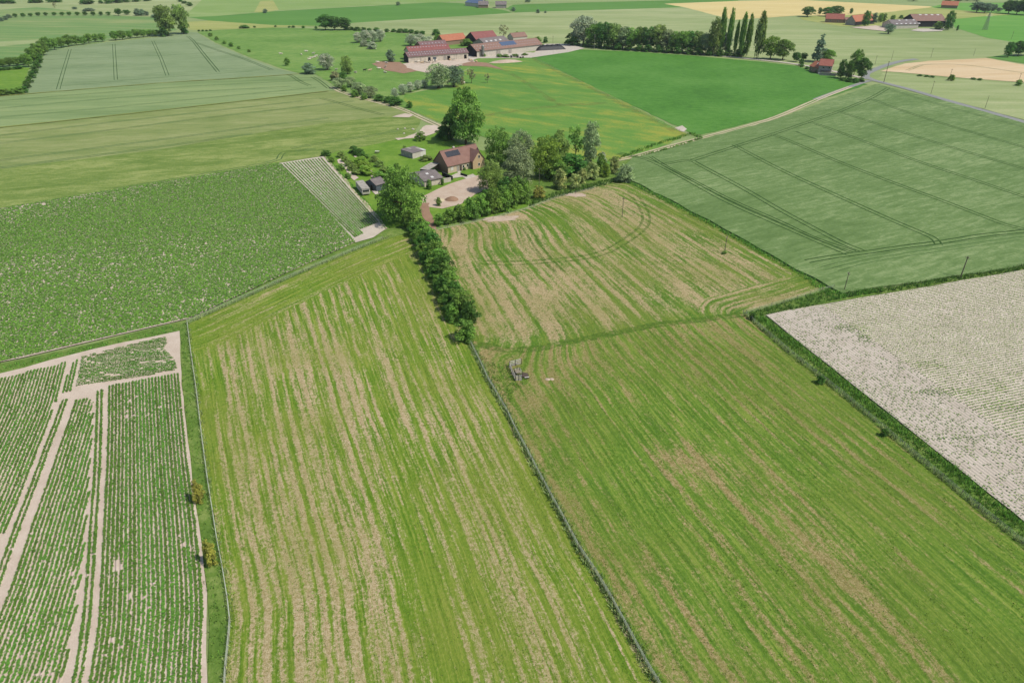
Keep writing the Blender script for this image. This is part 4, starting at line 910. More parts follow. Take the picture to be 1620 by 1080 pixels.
trees([(52,5,-3,14),(62,5,-3,14),(80,4,-3,14),(92,4,-2,14),(132,7,-2,14),(142,7,-1,14),(160,6,-1,8),(172,6,-3,16),(185,5,-4,16),(200,4,-4,16),(215,3,-4,16),(232,2,-4,16),(5,6,-2,16),(18,6,-2,14)],'bush','leaf_dark','distant dark tree at the top left horizon','distant trees top left', cat='tree')
tree(266,57,9,31,'round','leaf_olive','left one of the twin tall trees beside the blue-green wheat'); tree(291,54,8,27,'round','leaf_olive','right one of the twin tall trees beside the blue-green wheat')
tree(262,58,40,16,'bush','leaf_dark','dark bush at the foot of the left twin tree'); tree(292,54,36,14,'bush','leaf_dark','dark bush at the foot of the right twin tree')
trees([(285,3,-2,10),(292,6,1,10),(300,10,4,10)],'bush','leaf_dark','dark bush on the hill behind the twin trees','bushes behind the twin trees')
trees([(183,64,50,14),(194,63,50,13),(206,61,48,13),(217,60,46,13),(227,59,48,11),(237,58,47,12),(247,58,47,12),(256,57,48,11)],'round','leaf_mid','roadside tree in the row left of the twin tall trees','roadside row by the twin trees','avenue_tree')
trees([(163,66,54,11),(152,67,53,12),(141,69,54,12),(132,71,58,12),(121,72,58,13),(109,74,56,14),(98,76,61,13),(87,79,60,14),(76,82,60,15),(70,88,65,18),(62,94,71,18),(54,100,76,18),(46,106,84,16)],'round','leaf_mid','roadside tree in the curving row at the far left','curving roadside row','avenue_tree')
trees([(64,100,86,13),(60,108,95,13),(56,116,103,13),(52,124,111,13),(48,132,119,13),(44,140,127,13),(40,147,135,13)],'bush','leaf_dark','tall hedge bush along the left side of the wheat','tall hedge at the left wheat edge','hedge_bush')
trees([(x, 152-.12*x, 142-.12*x, 14) for x in (-8,2,12,22,32)],'bush','leaf_mid','hedge bush below the small left pasture','hedge below the small pasture','hedge_bush')
trees([(-6,106,93,14),(5,106,93,14),(16,105,92,14),(28,104,91,13),(38,103,89,14)],'round','leaf_mid','tree along the lane above the small left pasture','lane trees at the left','avenue_tree')
trees([(x, 112-.08*x, 107-.08*x, 10) for x in (0,8,16,24,31)],'bush','leaf_dark','low hedge bush above the small left pasture','low hedge above the small pasture','hedge_bush')
trees([(315,50,47,5),(321,50,47,5),(327,50,47,5),(333,49.5,47,5)],'bush','leaf_dark','low bush right of the twin trees','low bushes right of the twin trees')
for i, (x, y, w) in enumerate(((420,21,9), (630,9,8), (812,18,9), (835,4,9), (851,21,8), (863,21,5))): tree(x, y, y-w*.75, w, 'bush','leaf_blue','small lone bush on the far fields, '+ORD[i]+' from the left','lone bushes on the far fields')

# ================================================================== FENCES
M['post'] = plain('weathered_wood', (150, 142, 128), .9, .1, .2, 5); M['wire'] = plain('galvanised_wire', (196, 204, 196), .6, .4, .05, 3)
M['greywood'] = plain('grey_timber', (208, 204, 200), .85, .2, .18, 4); M['darkwood'] = plain('dark_timber', (92, 82, 76), .85, .2, .2, 4)
def fence(pts, label, sp=4., h=1.15, heights=(.25,.5,.75,.95,1.12), wr=.014, world=None, stays=0.):
    pl = resample(world or GP(pts), sp); root = empty('wire_fence', (pl[0][0], pl[0][1], 0)); tag(root, label, 'fence'); ox, oy = pl[0]
    b = MB(); b.bar((0,0,0), (0,0,h+.1), .055, 6, .05); pm = mesh('post', b.V, b.F, M['post'])
    for x, y in pl:
        o = obj('post', pm, root); o.location = (x-ox, y-oy, 0); o.rotation_euler = (random.gauss(0, .04), random.gauss(0, .04), random.random()*6)
    for z in heights:
        b = MB()
        for a, c in zip(pl[:-1], pl[1:]): b.bar((a[0]-ox, a[1]-oy, z+random.gauss(0, .015)), (c[0]-ox, c[1]-oy, z+random.gauss(0, .015)), wr, 4)
        b.build('wire', M['wire'], root)
    if stays:
        b = MB()
        for x, y in resample(pl, stays): b.bar((x-ox, y-oy, heights[0]), (x-ox, y-oy, heights[-1]), wr*.8, 3)
        b.build('wire_netting', M['wire'], root)
    return root
fence(FENCE_C, 'wire mesh fence with posts running from hedge end to bottom edge', 3.5, 1.15, (.15,.32,.49,.66,.83,1.0,1.13), .017, None, .45)
fence(FENCE_L, 'wire fence with thin posts between potato rows and left meadow', 3.5, 1.15, (.2,.45,.7,.92,1.12), .020, None, .7)
fence([(297,512),(360,484),(440,448),(500,422),(560,397),(606,379)], 'wire fence along the verge below the big potato field', 4, 1.1, (.3,.6,.85,1.08), .018, None, .8)
fence(DITCH[:10], 'wire fence along the ditch beside the pale ridged field', 4, 1.15, (.35,.65,.9,1.12), .016, None, .9)
fence([(1180,497),(1240,480),(1300,461),(1318,457)], 'short wire fence between back meadow corner and ridged field', 4, 1.15, (.35,.65,.9,1.12), .016)
fence([(686,366),(730,357),(780,347),(832,333),(880,315),(940,300)], 'fence of pale posts between yard hedge and back meadow', 4, 1.1, (.35,.7,1.05), .018)
fence([(843,92),(880,111),(940,142),(985,164),(1040,193),(1087,214)], 'post fence between bright pasture and the maize field', 7, 1.1, (.5,1.05), .018)
fence([(532,141),(560,150),(610,163),(650,178),(690,196)], 'post fence along the sandy track and pasture', 7, 1.1, (.5,1.05), .018)

# cattle pen in the right meadow
pen = empty('cattle_pen', (*G(806,581), .12)); tag(pen, 'small grey timber cattle pen with gates standing in the right meadow', 'pen'); ox, oy = G(806,581)
def pp3(px, py, z): X, Y = G(px, py); return Vector((X-ox, Y-oy, z))
def gate(a, b_, h, rails, posts, mat='greywood', nm='gate_panel'):
    A, B = pp3(*a, 0), pp3(*b_, 0); n = MB()
    root = None
    for i in range(posts):
        t = i/(posts-1); p = A.lerp(B, t); o = MB().bar(p-Vector((0,0,.2)), p+Vector((0,0,h+.08)), .075, 5).build('post', M['darkwood'], pen); root = root or o
    for i in range(rails):
        z = .2+(h-.25)*i/(rails-1); d = (B-A).normalized(); w = Vector((-d.y, d.x, 0))*.03
        MB().prism([A+Vector((0,0,z-.075))-w, B+Vector((0,0,z-.075+random.gauss(0,.03)))-w, B+Vector((0,0,z+.075))-w, A+Vector((0,0,z+.075))-w], w*2).build('rail', M[mat], pen)
gate((806,581),(824.5,576.5),1.35,4,3); gate((806,582),(815.5,603),1.2,3,5); gate((815.5,603),(826,602),1.25,4,3); gate((813.5,592),(822,590.5),1.2,4,3); gate((822,590.5),(826,596),1.2,3,2)
MB().prism([pp3(825.5,598,.25), pp3(837.5,600.5,.22), pp3(835,594.5,.5), pp3(825.5,593,.55)], (0,0,.07)).build('fallen_board', M['darkwood'], pen)
MB().prism([pp3(830,601.5,.5), pp3(837,600.8,.5), pp3(837,599.8,.52), pp3(830,600.5,.52)], (0,0,.05)).build('plank', M['greywood'], pen)
MB().prism([pp3(814,592,.9), pp3(821,590.8,.9), pp3(824,596,.9), pp3(817,597,.9)], (0,0,.05)).build('crush_board', M['post'], pen)
def mound(name, px, py, rx, ry, h, mat, label=None, cat=None, seed=0, z=.1, rot=0., kind=None, n=20, rings=5):
    g = random.Random(seed); X, Y = G(px, py); V = []; Fc = []
    for j in range(rings):
        t = j/rings
        for i in range(n):
            a = 2*math.pi*i/n; r = (1-t)*(1+.13*(g.random()-.5)*2); V.append((rx*r*math.cos(a), ry*r*math.sin(a), h*(1-(1-t)**2)*(1+.15*(g.random()-.5)) if j else -.05))
    V.append((0, 0, h)); c = len(V)-1
    for j in range(rings-1):
        for i in range(n): Fc.append((j*n+i, j*n+(i+1)%n, (j+1)*n+(i+1)%n, (j+1)*n+i))
    for i in range(n): Fc.append(((rings-1)*n+i, (rings-1)*n+(i+1)%n, c))
    o = obj(name, mesh(name, V, Fc, mat, True)); o.location = (X, Y, z); o.rotation_euler = (0,0,rot); tag(o, label, cat, None, kind); return o
mound('earth_mound', 866.5, 600.5, .62, .5, .22, M['sand'], 'small pale earth heap right of the cattle pen, left of two', 'earth heap', 1); mound('earth_mound', 873, 600.3, .55, .45, .2, M['sand'], 'small pale earth heap right of the cattle pen, right of two', 'earth heap', 2)
mound('sand_heap', 715, 317, 2.3, 1.9, 1.1, M['soil_brown'], 'brown sand heap in the farmhouse yard', 'sand heap', 3, .3); mound('sand_heap', 695, 318, 2.0, 1.6, .7, M['sandpath'], 'low pale sand heap beside the brown one in the yard', 'sand heap', 4, .3)
mound('gravel_heap', 800, 99, 12, 4, 1.6, M['sand'], 'long pinkish heap of soil at the edge of the cattle farm', 'soil heap', 5, .2, .3)
for i in range(9): x, y = random.uniform(628, 690), random.uniform(204, 220); mound('stone_heap', x, y, random.uniform(.3,.7), random.uniform(.3,.6), .4, M['concrete'], 'small pale heap of rubble beside the sandy track', 'rubble', 20+i, .25)['group'] = 'rubble heaps by the track'

# ================================================================== BUILDINGS
def brick_mat(name, a, b_, mortar, scale=1.):
    m = N(name, .9, .15); tc = m.pos(); t = m.n('ShaderNodeTexBrick'); m.l(tc, t.inputs['Vector']); t.inputs['Scale'].default_value = 1
    t.inputs['Color1'].default_value = C(*a); t.inputs['Color2'].default_value = C(*b_); t.inputs['Mortar'].default_value = C(*mortar); t.inputs['Mortar Size'].default_value = .01
    t.inputs['Brick Width'].default_value = .24*scale; t.inputs['Row Height'].default_value = .08*scale
    m.col(m.mix(m.math('MULTIPLY', m.noise(tc, .8, 4, .6), .4), t.outputs[0], C(*a))); return m.m
def roof_mat(name, a, b_, period=.35):
    m = N(name, .8, .2); p = m.pos(); n1 = m.noise(p, .5, 5, .65); w = m.n('ShaderNodeTexWave'); w.wave_type = 'BANDS'; w.bands_direction = 'X'; m.l(p, w.inputs[0]); w.inputs['Scale'].default_value = .314/period; w.inputs['Distortion'].default_value = 0.
    m.col(m.mix(m.math('MULTIPLY', w.outputs[0], .18), m.ramp(n1, [(.3, C(*a)), (.7, C(*b_))]), C(*[c*.7 for c in a]))); m.bump(w.outputs[0], .4, .05); return m.m
M['brick_tan'] = brick_mat('tan_brick', (226,200,166), (208,180,146), (226,212,190)); M['brick_brown_and_shaded'] = brick_mat('brown_and_shaded_brick', (150,118,98), (132,104,86), (170,150,130))  # brown brick; also the tan farmhouse brick with shade painted into its colour
M['tile_brown'] = roof_mat('brown_tiles', (144,110,102), (164,130,120), .3); M['tile_orange'] = roof_mat('orange_tiles', (186,118,92), (206,138,108), .4); M['tile_red'] = roof_mat('red_tiles', (164,98,88), (188,122,108), .4)
M['roof_purple'] = roof_mat('rusty_sheet', (124,96,100), (150,122,122), 1.); M['roof_grey'] = roof_mat('grey_sheet', (124,116,118), (150,142,142), .5); M['roof_red'] = roof_mat('red_sheet', (146,90,90), (168,112,108), 1.); M['roof_rust'] = roof_mat('rust_brown_sheet', (146,116,106), (168,136,124), 1.)
M['wall_white'] = plain('white_wall', (222,216,206), .85, .2, .06, .8); M['wall_cream'] = plain('cream_wall', (224,214,200), .9, .2, .1, .6); M['wall_grey'] = plain('grey_wall', (176,172,166), .9, .2, .12, .8)
M['wall_dark'] = plain('dark_boards', (52,54,58), .8, .2, .2, 2); M['wall_blue'] = plain('blue_grey_boards', (96,106,122), .8, .2, .12, 2); M['glass'] = plain('window_glass', (44,48,58), .15, .6, .1, 1); M['frame_white'] = plain('white_frame', (238,236,230), .5, .3, .03, 1)
M['skylight_dull'] = plain('dull_skylight', (172,168,176), .5, .4, .05, 1); M['solar'] = plain('solar_panel', (38,40,50), .2, .6, .1, 1.5); M['solar_blue'] = plain('blue_solar_panel', (92,110,146), .2, .6, .1, 1.5); M['skylight'] = plain('skylight', (226,226,228), .4, .4, .03, 1); M['steel'] = plain('steel', (150,152,154), .5, .5, .1, 2, .3)
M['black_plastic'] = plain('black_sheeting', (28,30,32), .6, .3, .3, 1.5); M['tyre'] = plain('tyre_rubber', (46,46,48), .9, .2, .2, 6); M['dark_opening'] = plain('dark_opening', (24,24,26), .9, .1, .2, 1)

class House:
    def __init__(s, name, label, cat, A, B, depth, eave, ridge, wall, roof, over=.4, z=.15, gable_wall=None, group=None, world=False):
        a, b_ = (A, B) if world else (G(*A), G(*B)); s.L = math.hypot(b_[0]-a[0], b_[1]-a[1]); s.D = depth; s.e = eave; s.r = ridge; s.ang = math.atan2(b_[1]-a[1], b_[0]-a[0]); s.a = a
        s.root = empty(name, (a[0], a[1], z), s.ang); tag(s.root, label, cat, group); L, D, e, r = s.L, depth, eave, ridge; s.ov = over
        MB().prism([(.05,.1,-.3),(L-.05,.1,-.3),(L-.05,.1,e),(.05,.1,e)], (0,-.1,0)).build('front_wall', M[wall], s.root)
        MB().prism([(.05,D,-.3),(L-.05,D,-.3),(L-.05,D,e),(.05,D,e)], (0,-.1,0)).build('back_wall', M[wall], s.root)
        for x, dx in ((0,.1), (L,-.1)):
            MB().prism([(x,0.01,-.3),(x,D-.01,-.3),(x,D-.01,e),(x,D/2,r-.04),(x,.01,e)], (dx,0,0)).build('gable_wall', M[gable_wall or wall], s.root)
        o = over; sl = (r-e)/(D/2); t = .16
        s.roofs = []
        for y0, y1 in ((-o, D/2), (D+o, D/2)):
            z0 = e-sl*o+.02; P = [(-o,y0,z0),(L+o,y0,z0),(L+o,y1,r+.02),(-o,y1,r+.02)]
            s.roofs.append(MB().prism(P, (0,0,t)).build('roof_slope', M[roof], s.root))
        MB().box(-o, L+o, D/2-.15, D/2+.15, r+.1, r+.24).build('ridge', M[roof], s.root)
        s.sl = sl; s.t = t
    def roof_panel(s, name, x0, x1, f0, f1, mat, lift=.05, parent=None):
        D = s.D; y0, y1 = f0*D/2, f1*D/2; h = lambda y: s.e+s.sl*y+.02+s.t
        return MB().prism([(x0,y0,h(y0)-.02),(x1,y0,h(y0)-.02),(x1,y1,h(y1)-.02),(x0,y1,h(y1)-.02)], (0,-lift*.4,lift+.02)).build(name, M[mat], parent or s.roofs[0])
    def window(s, x, z, w=1.1, h=1.2, name='window', face='front', glass='glass', frame='frame_white', y=0.):
        def T(u, v, d):   # u along, v up, d outwards
            if face == 'front': return (u, y-d, v)
            if face == 'left': return (-d, u, v)
            return (s.L+d, u, v)
        def bx(u0, u1, v0, v1, d0, d1): return [T(u0,v0,d0),T(u1,v0,d0),T(u1,v1,d0),T(u0,v1,d0)], Vector(T(0,0,d1))-Vector(T(0,0,d0))
        b = MB(); f = .11
        for r_ in ((x-w/2,x+w/2,z,z+f), (x-w/2,x+w/2,z+h-f,z+h), (x-w/2,x-w/2+f,z+f,z+h-f), (x+w/2-f,x+w/2,z+f,z+h-f)): b.prism(*bx(*r_, .0, .07))
        o = b.build(name, M[frame], s.root); p = MB(); p.prism(*bx(x-w/2+f, x+w/2-f, z+f, z+h-f, .005, .03)); p.build('pane', M[glass], o); return o
    def opening(s, name, x0, x1, z1, mat, face='front', z0=-.1, d=.06, y=0.):
        P = {'front': lambda u, v: (u, y-.002, v), 'left': lambda u, v: (-.002, u, v), 'right': lambda u, v: (s.L+.002, u, v)}[face]; n = {'front': (0,-d,0), 'left': (-d,0,0), 'right': (d,0,0)}[face]
        return MB().prism([P(x0,z0),P(x1,z0),P(x1,z1),P(x0,z1)], n).build(name, M[mat], s.root)
    def at(s, x, y): c, q = math.cos(s.ang), math.sin(s.ang); return (s.a[0]+x*c-y*q, s.a[1]+x*q+y*c)

# farmhouse
hx = House('farmhouse', 'tan brick farmhouse with brown tiled roof, front gable and solar panels', 'house', (709,275.4), (742.8,267.6), 9.4, 2.95, 7.5, 'brick_tan', 'tile_brown', .35, gable_wall='brick_brown_and_shaded')
A_ = hx.at(0,0); B_ = hx.at(16.6,0)
for o in list(hx.root.children_recursive)+[hx.root]: bpy.data.objects.remove(o)
hx = House('farmhouse', 'tan brick farmhouse with brown tiled roof, front gable and solar panels', 'house', A_, B_, 9.4, 2.95, 7.5, 'brick_tan', 'tile_brown', .35, gable_wall='brick_brown_and_shaded', world=True)  # gables get the darker brick: shade put into the colour of tan walls
for i in range(6): hx.roof_panel('solar_panel', 1.5+i*1.06, 1.5+i*1.06+1.02, .50, .86, 'solar', .10)
wx0, wx1, wp, we, wr_ = 10.6, 16.3, -1.75, 3.3, 6.7; wc = (wx0+wx1)/2
MB().prism([(wx0,wp,-.3),(wx1,wp,-.3),(wx1,wp,we),(wc,wp,wr_),(wx0,wp,we)], (0,.1,0)).build('front_gable', M['brick_tan'], hx.root)
for x, dx in ((wx0,.1), (wx1,-.1)): MB().prism([(x,wp+.1,-.3),(x,-.02,-.3),(x,-.02,we),(x,wp+.1,we)], (dx,0,0)).build('wing_wall', M['brick_brown_and_shaded'], hx.root)  # wing sides painted darker than the lit front, as shaded tan brick
sw = (wr_-we)/(wc-wx0); back = D2 = 9.4/2
for sgn, xe in ((-1, wx0), (1, wx1)):
    xo = xe+sgn*.3; zo = we-sw*.3
    yb0 = (zo-hx.e)/hx.sl; yb1 = (wr_-hx.e)/hx.sl
    MB().prism([(xo,wp-.3,zo),(wc,wp-.3,wr_),(wc,yb1+.25,wr_),(xo,max(0,yb0)+.25,zo)], (0,0,.16)).build('wing_roof', M['tile_brown'], hx.root)
MB().bar((wx0-.02,-.15,we),(wx0-.02,-.15,0),.05).build('downpipe', M['frame_white'], hx.root)
for x, z, w, h in ((1.9,.75,1.3,1.4),(7.3,.85,.95,1.15),(9.3,.85,.95,1.25)): hx.window(x, z, w, h, glass='frame_white' if x < 2 else 'glass')
hx.window(wc+.1, .9, 1.0, 1.25, y=wp); hx.window(wc+.2, 3.9, 1.0, 1.2, y=wp)
d_ = hx.opening('door', 5.5, 6.5, 2.15, 'darkwood'); hx.opening('door', 4.1, 5.3, 2.15, 'wall_grey')
MB().box(4.0,5.4,-1.3,-.2,.9,1.0).build('door_step', M['wall_white'], hx.root).location.z = -.9
b = MB().box(6.3,7.1,9.4/2+.3,9.4/2+1.0,6.6,8.1); b.build('chimney', M['wall_white'], hx.root)
# garage, carport, walls
gx = House('garage', 'low garage with dark grey sheet roof and two skylights beside the farmhouse', 'garage', (672,297), (700.5,291), 11.5, 2.2, 3.6, 'wall_cream', 'roof_grey', .3)
gx.roof_panel('skylight', 3.6, 4.6, .15, .34, 'skylight', parent=gx.roofs[0]); gx.roof_panel('skylight', 3.0, 4.0, .62, .80, 'skylight')
gx.opening('garage_door', .6, 3.0, 2.0, 'wall_grey')
ca = hx.at(-.1, 6.5); cb = gx.at(gx.L-.5, 10.5)
cp = empty('carport', (cb[0], cb[1], .15), math.atan2(ca[1]-cb[1], ca[0]-cb[0])); tag(cp, 'flat pale carport roof bridging garage and farmhouse', 'carport'); Lc = math.hypot(ca[0]-cb[0], ca[1]-cb[1])
MB().box(0, Lc, -.6, 3.0, 2.5, 2.68).build('roof', M['wall_grey'], cp)
for x, y in ((.3,-.4), (Lc-.3,-.4), (.3,2.8)): MB().bar((x,y,0),(x,y,2.5),.07).build('post', M['darkwood'], cp)
MB().box(.2, Lc-.2, 2.85, 2.95, -.2, 2.45).build('back_panel', M['wall_dark'], cp)
def wall_line(name, a, b_, h, mat, label, cat, t=.25, cap=None):
    A, B = G(*a), G(*b_); o = empty(name, (*A, .15), math.atan2(B[1]-A[1], B[0]-A[0])); tag(o, label, cat); L = math.hypot(B[0]-A[0], B[1]-A[1])
    MB().box(0, L, -t/2, t/2, -.2, h).build('wall_body', M[mat], o); MB().box(-.05, L+.05, -t/2-.06, t/2+.06, h+.003, h+.08).build('coping', M[cap or mat], o); return o
wall_line('garden_wall', (700,278), (716,285.5), 1.3, 'wall_dark', 'dark low wall between garage and the white terrace', 'wall', .4); wall_line('garden_wall', (702,290), (713.5,288), 1.5, 'wall_white', 'short white wall at the corner of the garage', 'wall'); wall_line('garden_wall', (729,277.5), (739,280.5), .7, 'wall_dark', 'low dark wall in front of the farmhouse door', 'wall', .3)
# flat shed
A_, B_ = G(653,252), G(674,246.6); sh = empty('flat_shed', (*A_, .15), math.atan2(B_[1]-A_[1], B_[0]-A_[0])); tag(sh, 'flat-roofed grey shed with patched roof on the garden lawn', 'shed'); L = math.hypot(B_[0]-A_[0], B_[1]-A_[1]); D = 7.5
for nm, a in (('front_wall', (0,L,0,.1)), ('back_wall', (0,L,D-.1,D)), ('side_wall', (0,.1,.1,D-.1)), ('side_wall', (L-.1,L,.1,D-.1))): MB().box(a[0],a[1],a[2],a[3],-.2,2.3).build(nm, M['wall_white' if nm == 'front_wall' else 'wall_grey'], sh)
for i in range(5):
    for j in range(3):
        x0, x1 = L*i/5, L*(i+1)/5; y0, y1 = D*j/3, D*(j+1)/3; q = random.random(); m_ = 'roof_grey' if q < .75 else ('wall_grey' if q < .9 else 'skylight')
        MB().prism([(x0-.15+.02,y0-.15,2.32+.05*j),(x1+.1,y0-.15,2.32+.05*j),(x1+.1,y1+.1,2.4+.05*j),(x0-.13,y1+.1,2.4+.05*j)], (0,0,.06+.012*((i+j) % 2))).build('roof_sheet', M[m_], sh)
MB().box(L*.6,L*.98,-.05,-.005,-.1,2.0).build('door', M['frame_white'], sh)
# dark shed and its hut, caravan
ds = House('garden_shed', 'dark blue-grey gabled shed half hidden by the large olive tree', 'shed', (596,304), (611,299.5), 6.0, 2.3, 3.7, 'wall_blue', 'roof_grey', .25, gable_wall='wall_blue'); ds.opening('door', 2.2, 3.1, 1.9, 'wall_dark', 'left')
A_, B_ = G(574,311), G(586.6,309.3); cv = empty('caravan', (*A_, .25), math.atan2(B_[1]-A_[1], B_[0]-A_[0])); tag(cv, 'white caravan with flat pale roof parked beside the potato plot', 'caravan'); L = math.hypot(B_[0]-A_[0], B_[1]-A_[1])-.1; D = 10.0
MB().prism([(0,0,.45),(0,-.12,1.2),(0,.05,2.35),(0,D,2.35),(0,D,.45)], (L,0,0)).build('body', M['wall_white'], cv)
MB().prism([(-.03,-.05,2.36),(L+.03,-.05,2.36),(L+.03,D+.05,2.36),(-.03,D+.05,2.36)], (0,0,.1)).build('roof', M['wall_grey'], cv)
MB().box(.15,L-.15,-.16,-.14,1.9,2.1).build('stripe', M['wall_blue'], cv)
for i in range(3): MB().box(.25+i*(L-.5)/3, .25+(i+1)*(L-.5)/3-.12, -.17, -.1, 1.3, 1.85).build('window', M['glass'], cv)
for y in (1.2, 4.0, 7.2): MB().box(-.03,-.005,y,y+1.2,1.2,1.9).build('window', M['glass'], cv)
for x in (.1, L-.1): MB().bar((x-.1,D/2,.32),(x+.1,D/2,.32),.34,12).build('wheel', M['tyre'], cv)
# patio beside, small garden table
F('patio', [(588,303),(596,302.5),(602,307),(594,309)], M['concrete'])
tb = empty('garden_table', (*G(597,243), .25)); tag(tb, 'small weathered garden table on the lawn', 'table'); MB().box(-.9,.9,-.5,.5,.72,.8).build('table_top', M['greywood'], tb)
for x in (-.75,.75):
    for y in (-.4,.4): MB().bar((x,y,0),(x,y,.72),.05).build('leg', M['darkwood'], tb)
for y in (-.95,.95): MB().box(-.85,.85,y-.14,y+.14,.42,.48).build('bench_seat', M['darkwood'], tb)

# cattle farm
b1 = House('cow_barn', 'long cow barn with cream walls and rusty purple roof with skylights', 'barn', (646.5,100.3), (741,93.2), 10, 4.2, 6.6, 'wall_cream', 'roof_purple', .5, gable_wall='wall_dark')
for i in range(22):
    for f in (.25, .68): b1.roof_panel('skylight', 1.2+i*(b1.L-2)/22, 2.0+i*(b1.L-2)/22, f, f+.14, 'skylight_dull', .05)
for x0, x1, m_ in ((15,17,'dark_opening'),(19,21.5,'wall_blue'),(27,29.5,'wall_grey'),(30,32.3,'dark_opening'),(43.5,45.5,'dark_opening')):
    if x1 < b1.L: b1.opening('barn_door', x0, x1, 2.8, m_)
for i in range(1, 5): MB().box(b1.L*i/5-.1, b1.L*i/5+.1, -.1, -.005, 0, 4.1).build('wall_post', M['wall_grey'], b1.root)
a, c = b1.at(5, 10.6), b1.at(37, 10.6); b2 = House('cattle_shed', 'red-roofed cattle shed right behind the long cow barn', 'barn', a, c, 12, 5.4, 8.6, 'wall_cream', 'roof_red', .5, world=True)
for i in range(14): b2.roof_panel('skylight', 1+i*2.2, 1.9+i*2.2, .70, .82, 'skylight_dull', .05)
a, c = b1.at(34, 28), b1.at(16, 46)
b3 = House('hay_barn', 'grey-purple roofed hay barn set crosswise behind the cattle shed', 'barn', a and b1.at(20, 24), b1.at(42, 26), 15, 5.5, 9.5, 'brick_brown_and_shaded', 'roof_purple', .5, world=True)
for i in range(7):
    for f in (.3, .6): b3.roof_panel('skylight', 2+i*2.8, 2.9+i*2.8, f, f+.12, 'skylight_dull', .05)
b4 = House('orange_roofed_house', 'farm dwelling with bright orange tiled roof behind the barns', 'house', (702,73), (738,69), 10, 3.6, 7.6, 'brick_brown_and_shaded', 'tile_orange', .4)
b5 = House('red_roofed_barn', 'barn with large dull red roof at the back of the cattle farm', 'barn', (754,73), (788,70), 18, 4.5, 9.5, 'wall_dark', 'roof_red', .5)
b6 = House('grey_barn', 'grey sheet-roofed barn between red roof and solar barn', 'barn', (768,80), (806,75), 15, 4.5, 7.8, 'wall_grey', 'roof_grey', .5)
for i in range(4): b6.roof_panel('skylight', 3+i*5, 5+i*5, .3, .5, 'skylight', .05)
b7 = House('solar_barn', 'long barn with brown sheet roof, blue solar panels and white wall', 'barn', (754.5,91), (857,79.5), 15, 4.3, 8.0, 'wall_white', 'roof_rust', .6, gable_wall='wall_dark')
for i in range(24):
    for f in (.25, .62): b7.roof_panel('skylight', 1.2+i*(b7.L-2)/24, 1.9+i*(b7.L-2)/24, f, f+.09, 'skylight_dull', .05)
for i in range(7):
    for f in (.32, .62): b7.roof_panel('solar_panel', b7.L*.40+i*2.1, b7.L*.40+i*2.1+2.05, f, f+.29, 'solar_blue', .12)
for x0, x1, m_ in ((3.5,6,'wall_white'),(18,22,'wall_grey'),(30,33,'wall_grey')): b7.opening('barn_door', x0, x1, 3.2, m_)
b8 = House('white_gabled_annex', 'small annex with white gable and rusty roof behind the solar barn', 'barn', (812,68), (834,66), 9, 4, 7, 'wall_white', 'roof_rust', .3)
sx_, sy_ = b7.at(4.5, -1.6)
si = empty('feed_silo', (sx_, sy_, .15)); tag(si, 'tall grey feed silo in front of the solar barn', 'silo'); MB().bar((0,0,1.8),(0,0,7.5),1.1,14).build('drum', M['steel'], si); MB().bar((0,0,7.5),(0,0,8.4),1.1,14,.25).build('cone_roof', M['steel'], si); MB().bar((0,0,.6),(0,0,1.8),.25,14,1.1).build('hopper', M['steel'], si)
for i in range(4): a = i*math.pi/2+.78; MB().bar((math.cos(a)*.9,math.sin(a)*.9,-.1),(math.cos(a)*.95,math.sin(a)*.95,2.2),.08).build('leg', M['steel'], si)
# silage clamp under black sheeting with tyres
hp = empty('silage_clamp', (*G(873,80), .15), .35); tag(hp, 'black sheeted silage heap weighted with tyres beside the solar barn', 'silage heap')
V = []; Fc = []; nx, ny = 22, 10
for i in range(nx+1):
    for j in range(ny+1):
        u, v = i/nx, j/ny; e = min(1, min(u, 1-u)*6)*min(1, min(v, 1-v)*4); V.append(((u-.5)*26, v*10, 3.2*e**.6*(1+.08*math.sin(i*1.9+j))))
for i in range(nx):
    for j in range(ny): k = i*(ny+1)+j; Fc.append((k, k+ny+1, k+ny+2, k+1))
obj('sheet', mesh('sheet', V, Fc, M['black_plastic'], True), hp)
def torus(R_, r_, n=12, m=6):
    V = []; Fc = []
    for i in range(n):
        for j in range(m): a = 2*math.pi*i/n; b_ = 2*math.pi*j/m; V.append(((R_+r_*math.cos(b_))*math.cos(a), (R_+r_*math.cos(b_))*math.sin(a), r_*math.sin(b_)))
    for i in range(n):
        for j in range(m): Fc.append((i*m+j, ((i+1)%n)*m+j, ((i+1)%n)*m+(j+1)%m, i*m+(j+1)%m))
    return V, Fc
tv, tfc = torus(.38, .14); tyre_me = mesh('tyre', tv, tfc, M['wall_grey'], True); tyre_bk = mesh('tyre', tv, tfc, M['tyre'], True)
for i in range(26): o = obj('tyre', tyre_me if i % 4 == 0 else tyre_bk, hp); o.location = (random.uniform(-10,10), random.uniform(2,8), 3.4)
for i in range(14):
    X, Y = G(random.uniform(800,833), random.uniform(89.5,92.5)); o = obj('old_tyre', tyre_bk if i % 2 else tyre_me); o.location = (X, Y, .45+.2*(i % 3)); o.rotation_euler = (random.uniform(-.6,.6), random.uniform(-.6,.6), 0); o.scale = (1.5,1.5,1.5); tag(o, 'old tyre lying on the grassy bank below the solar barn', 'tyre', 'tyres below the solar barn')

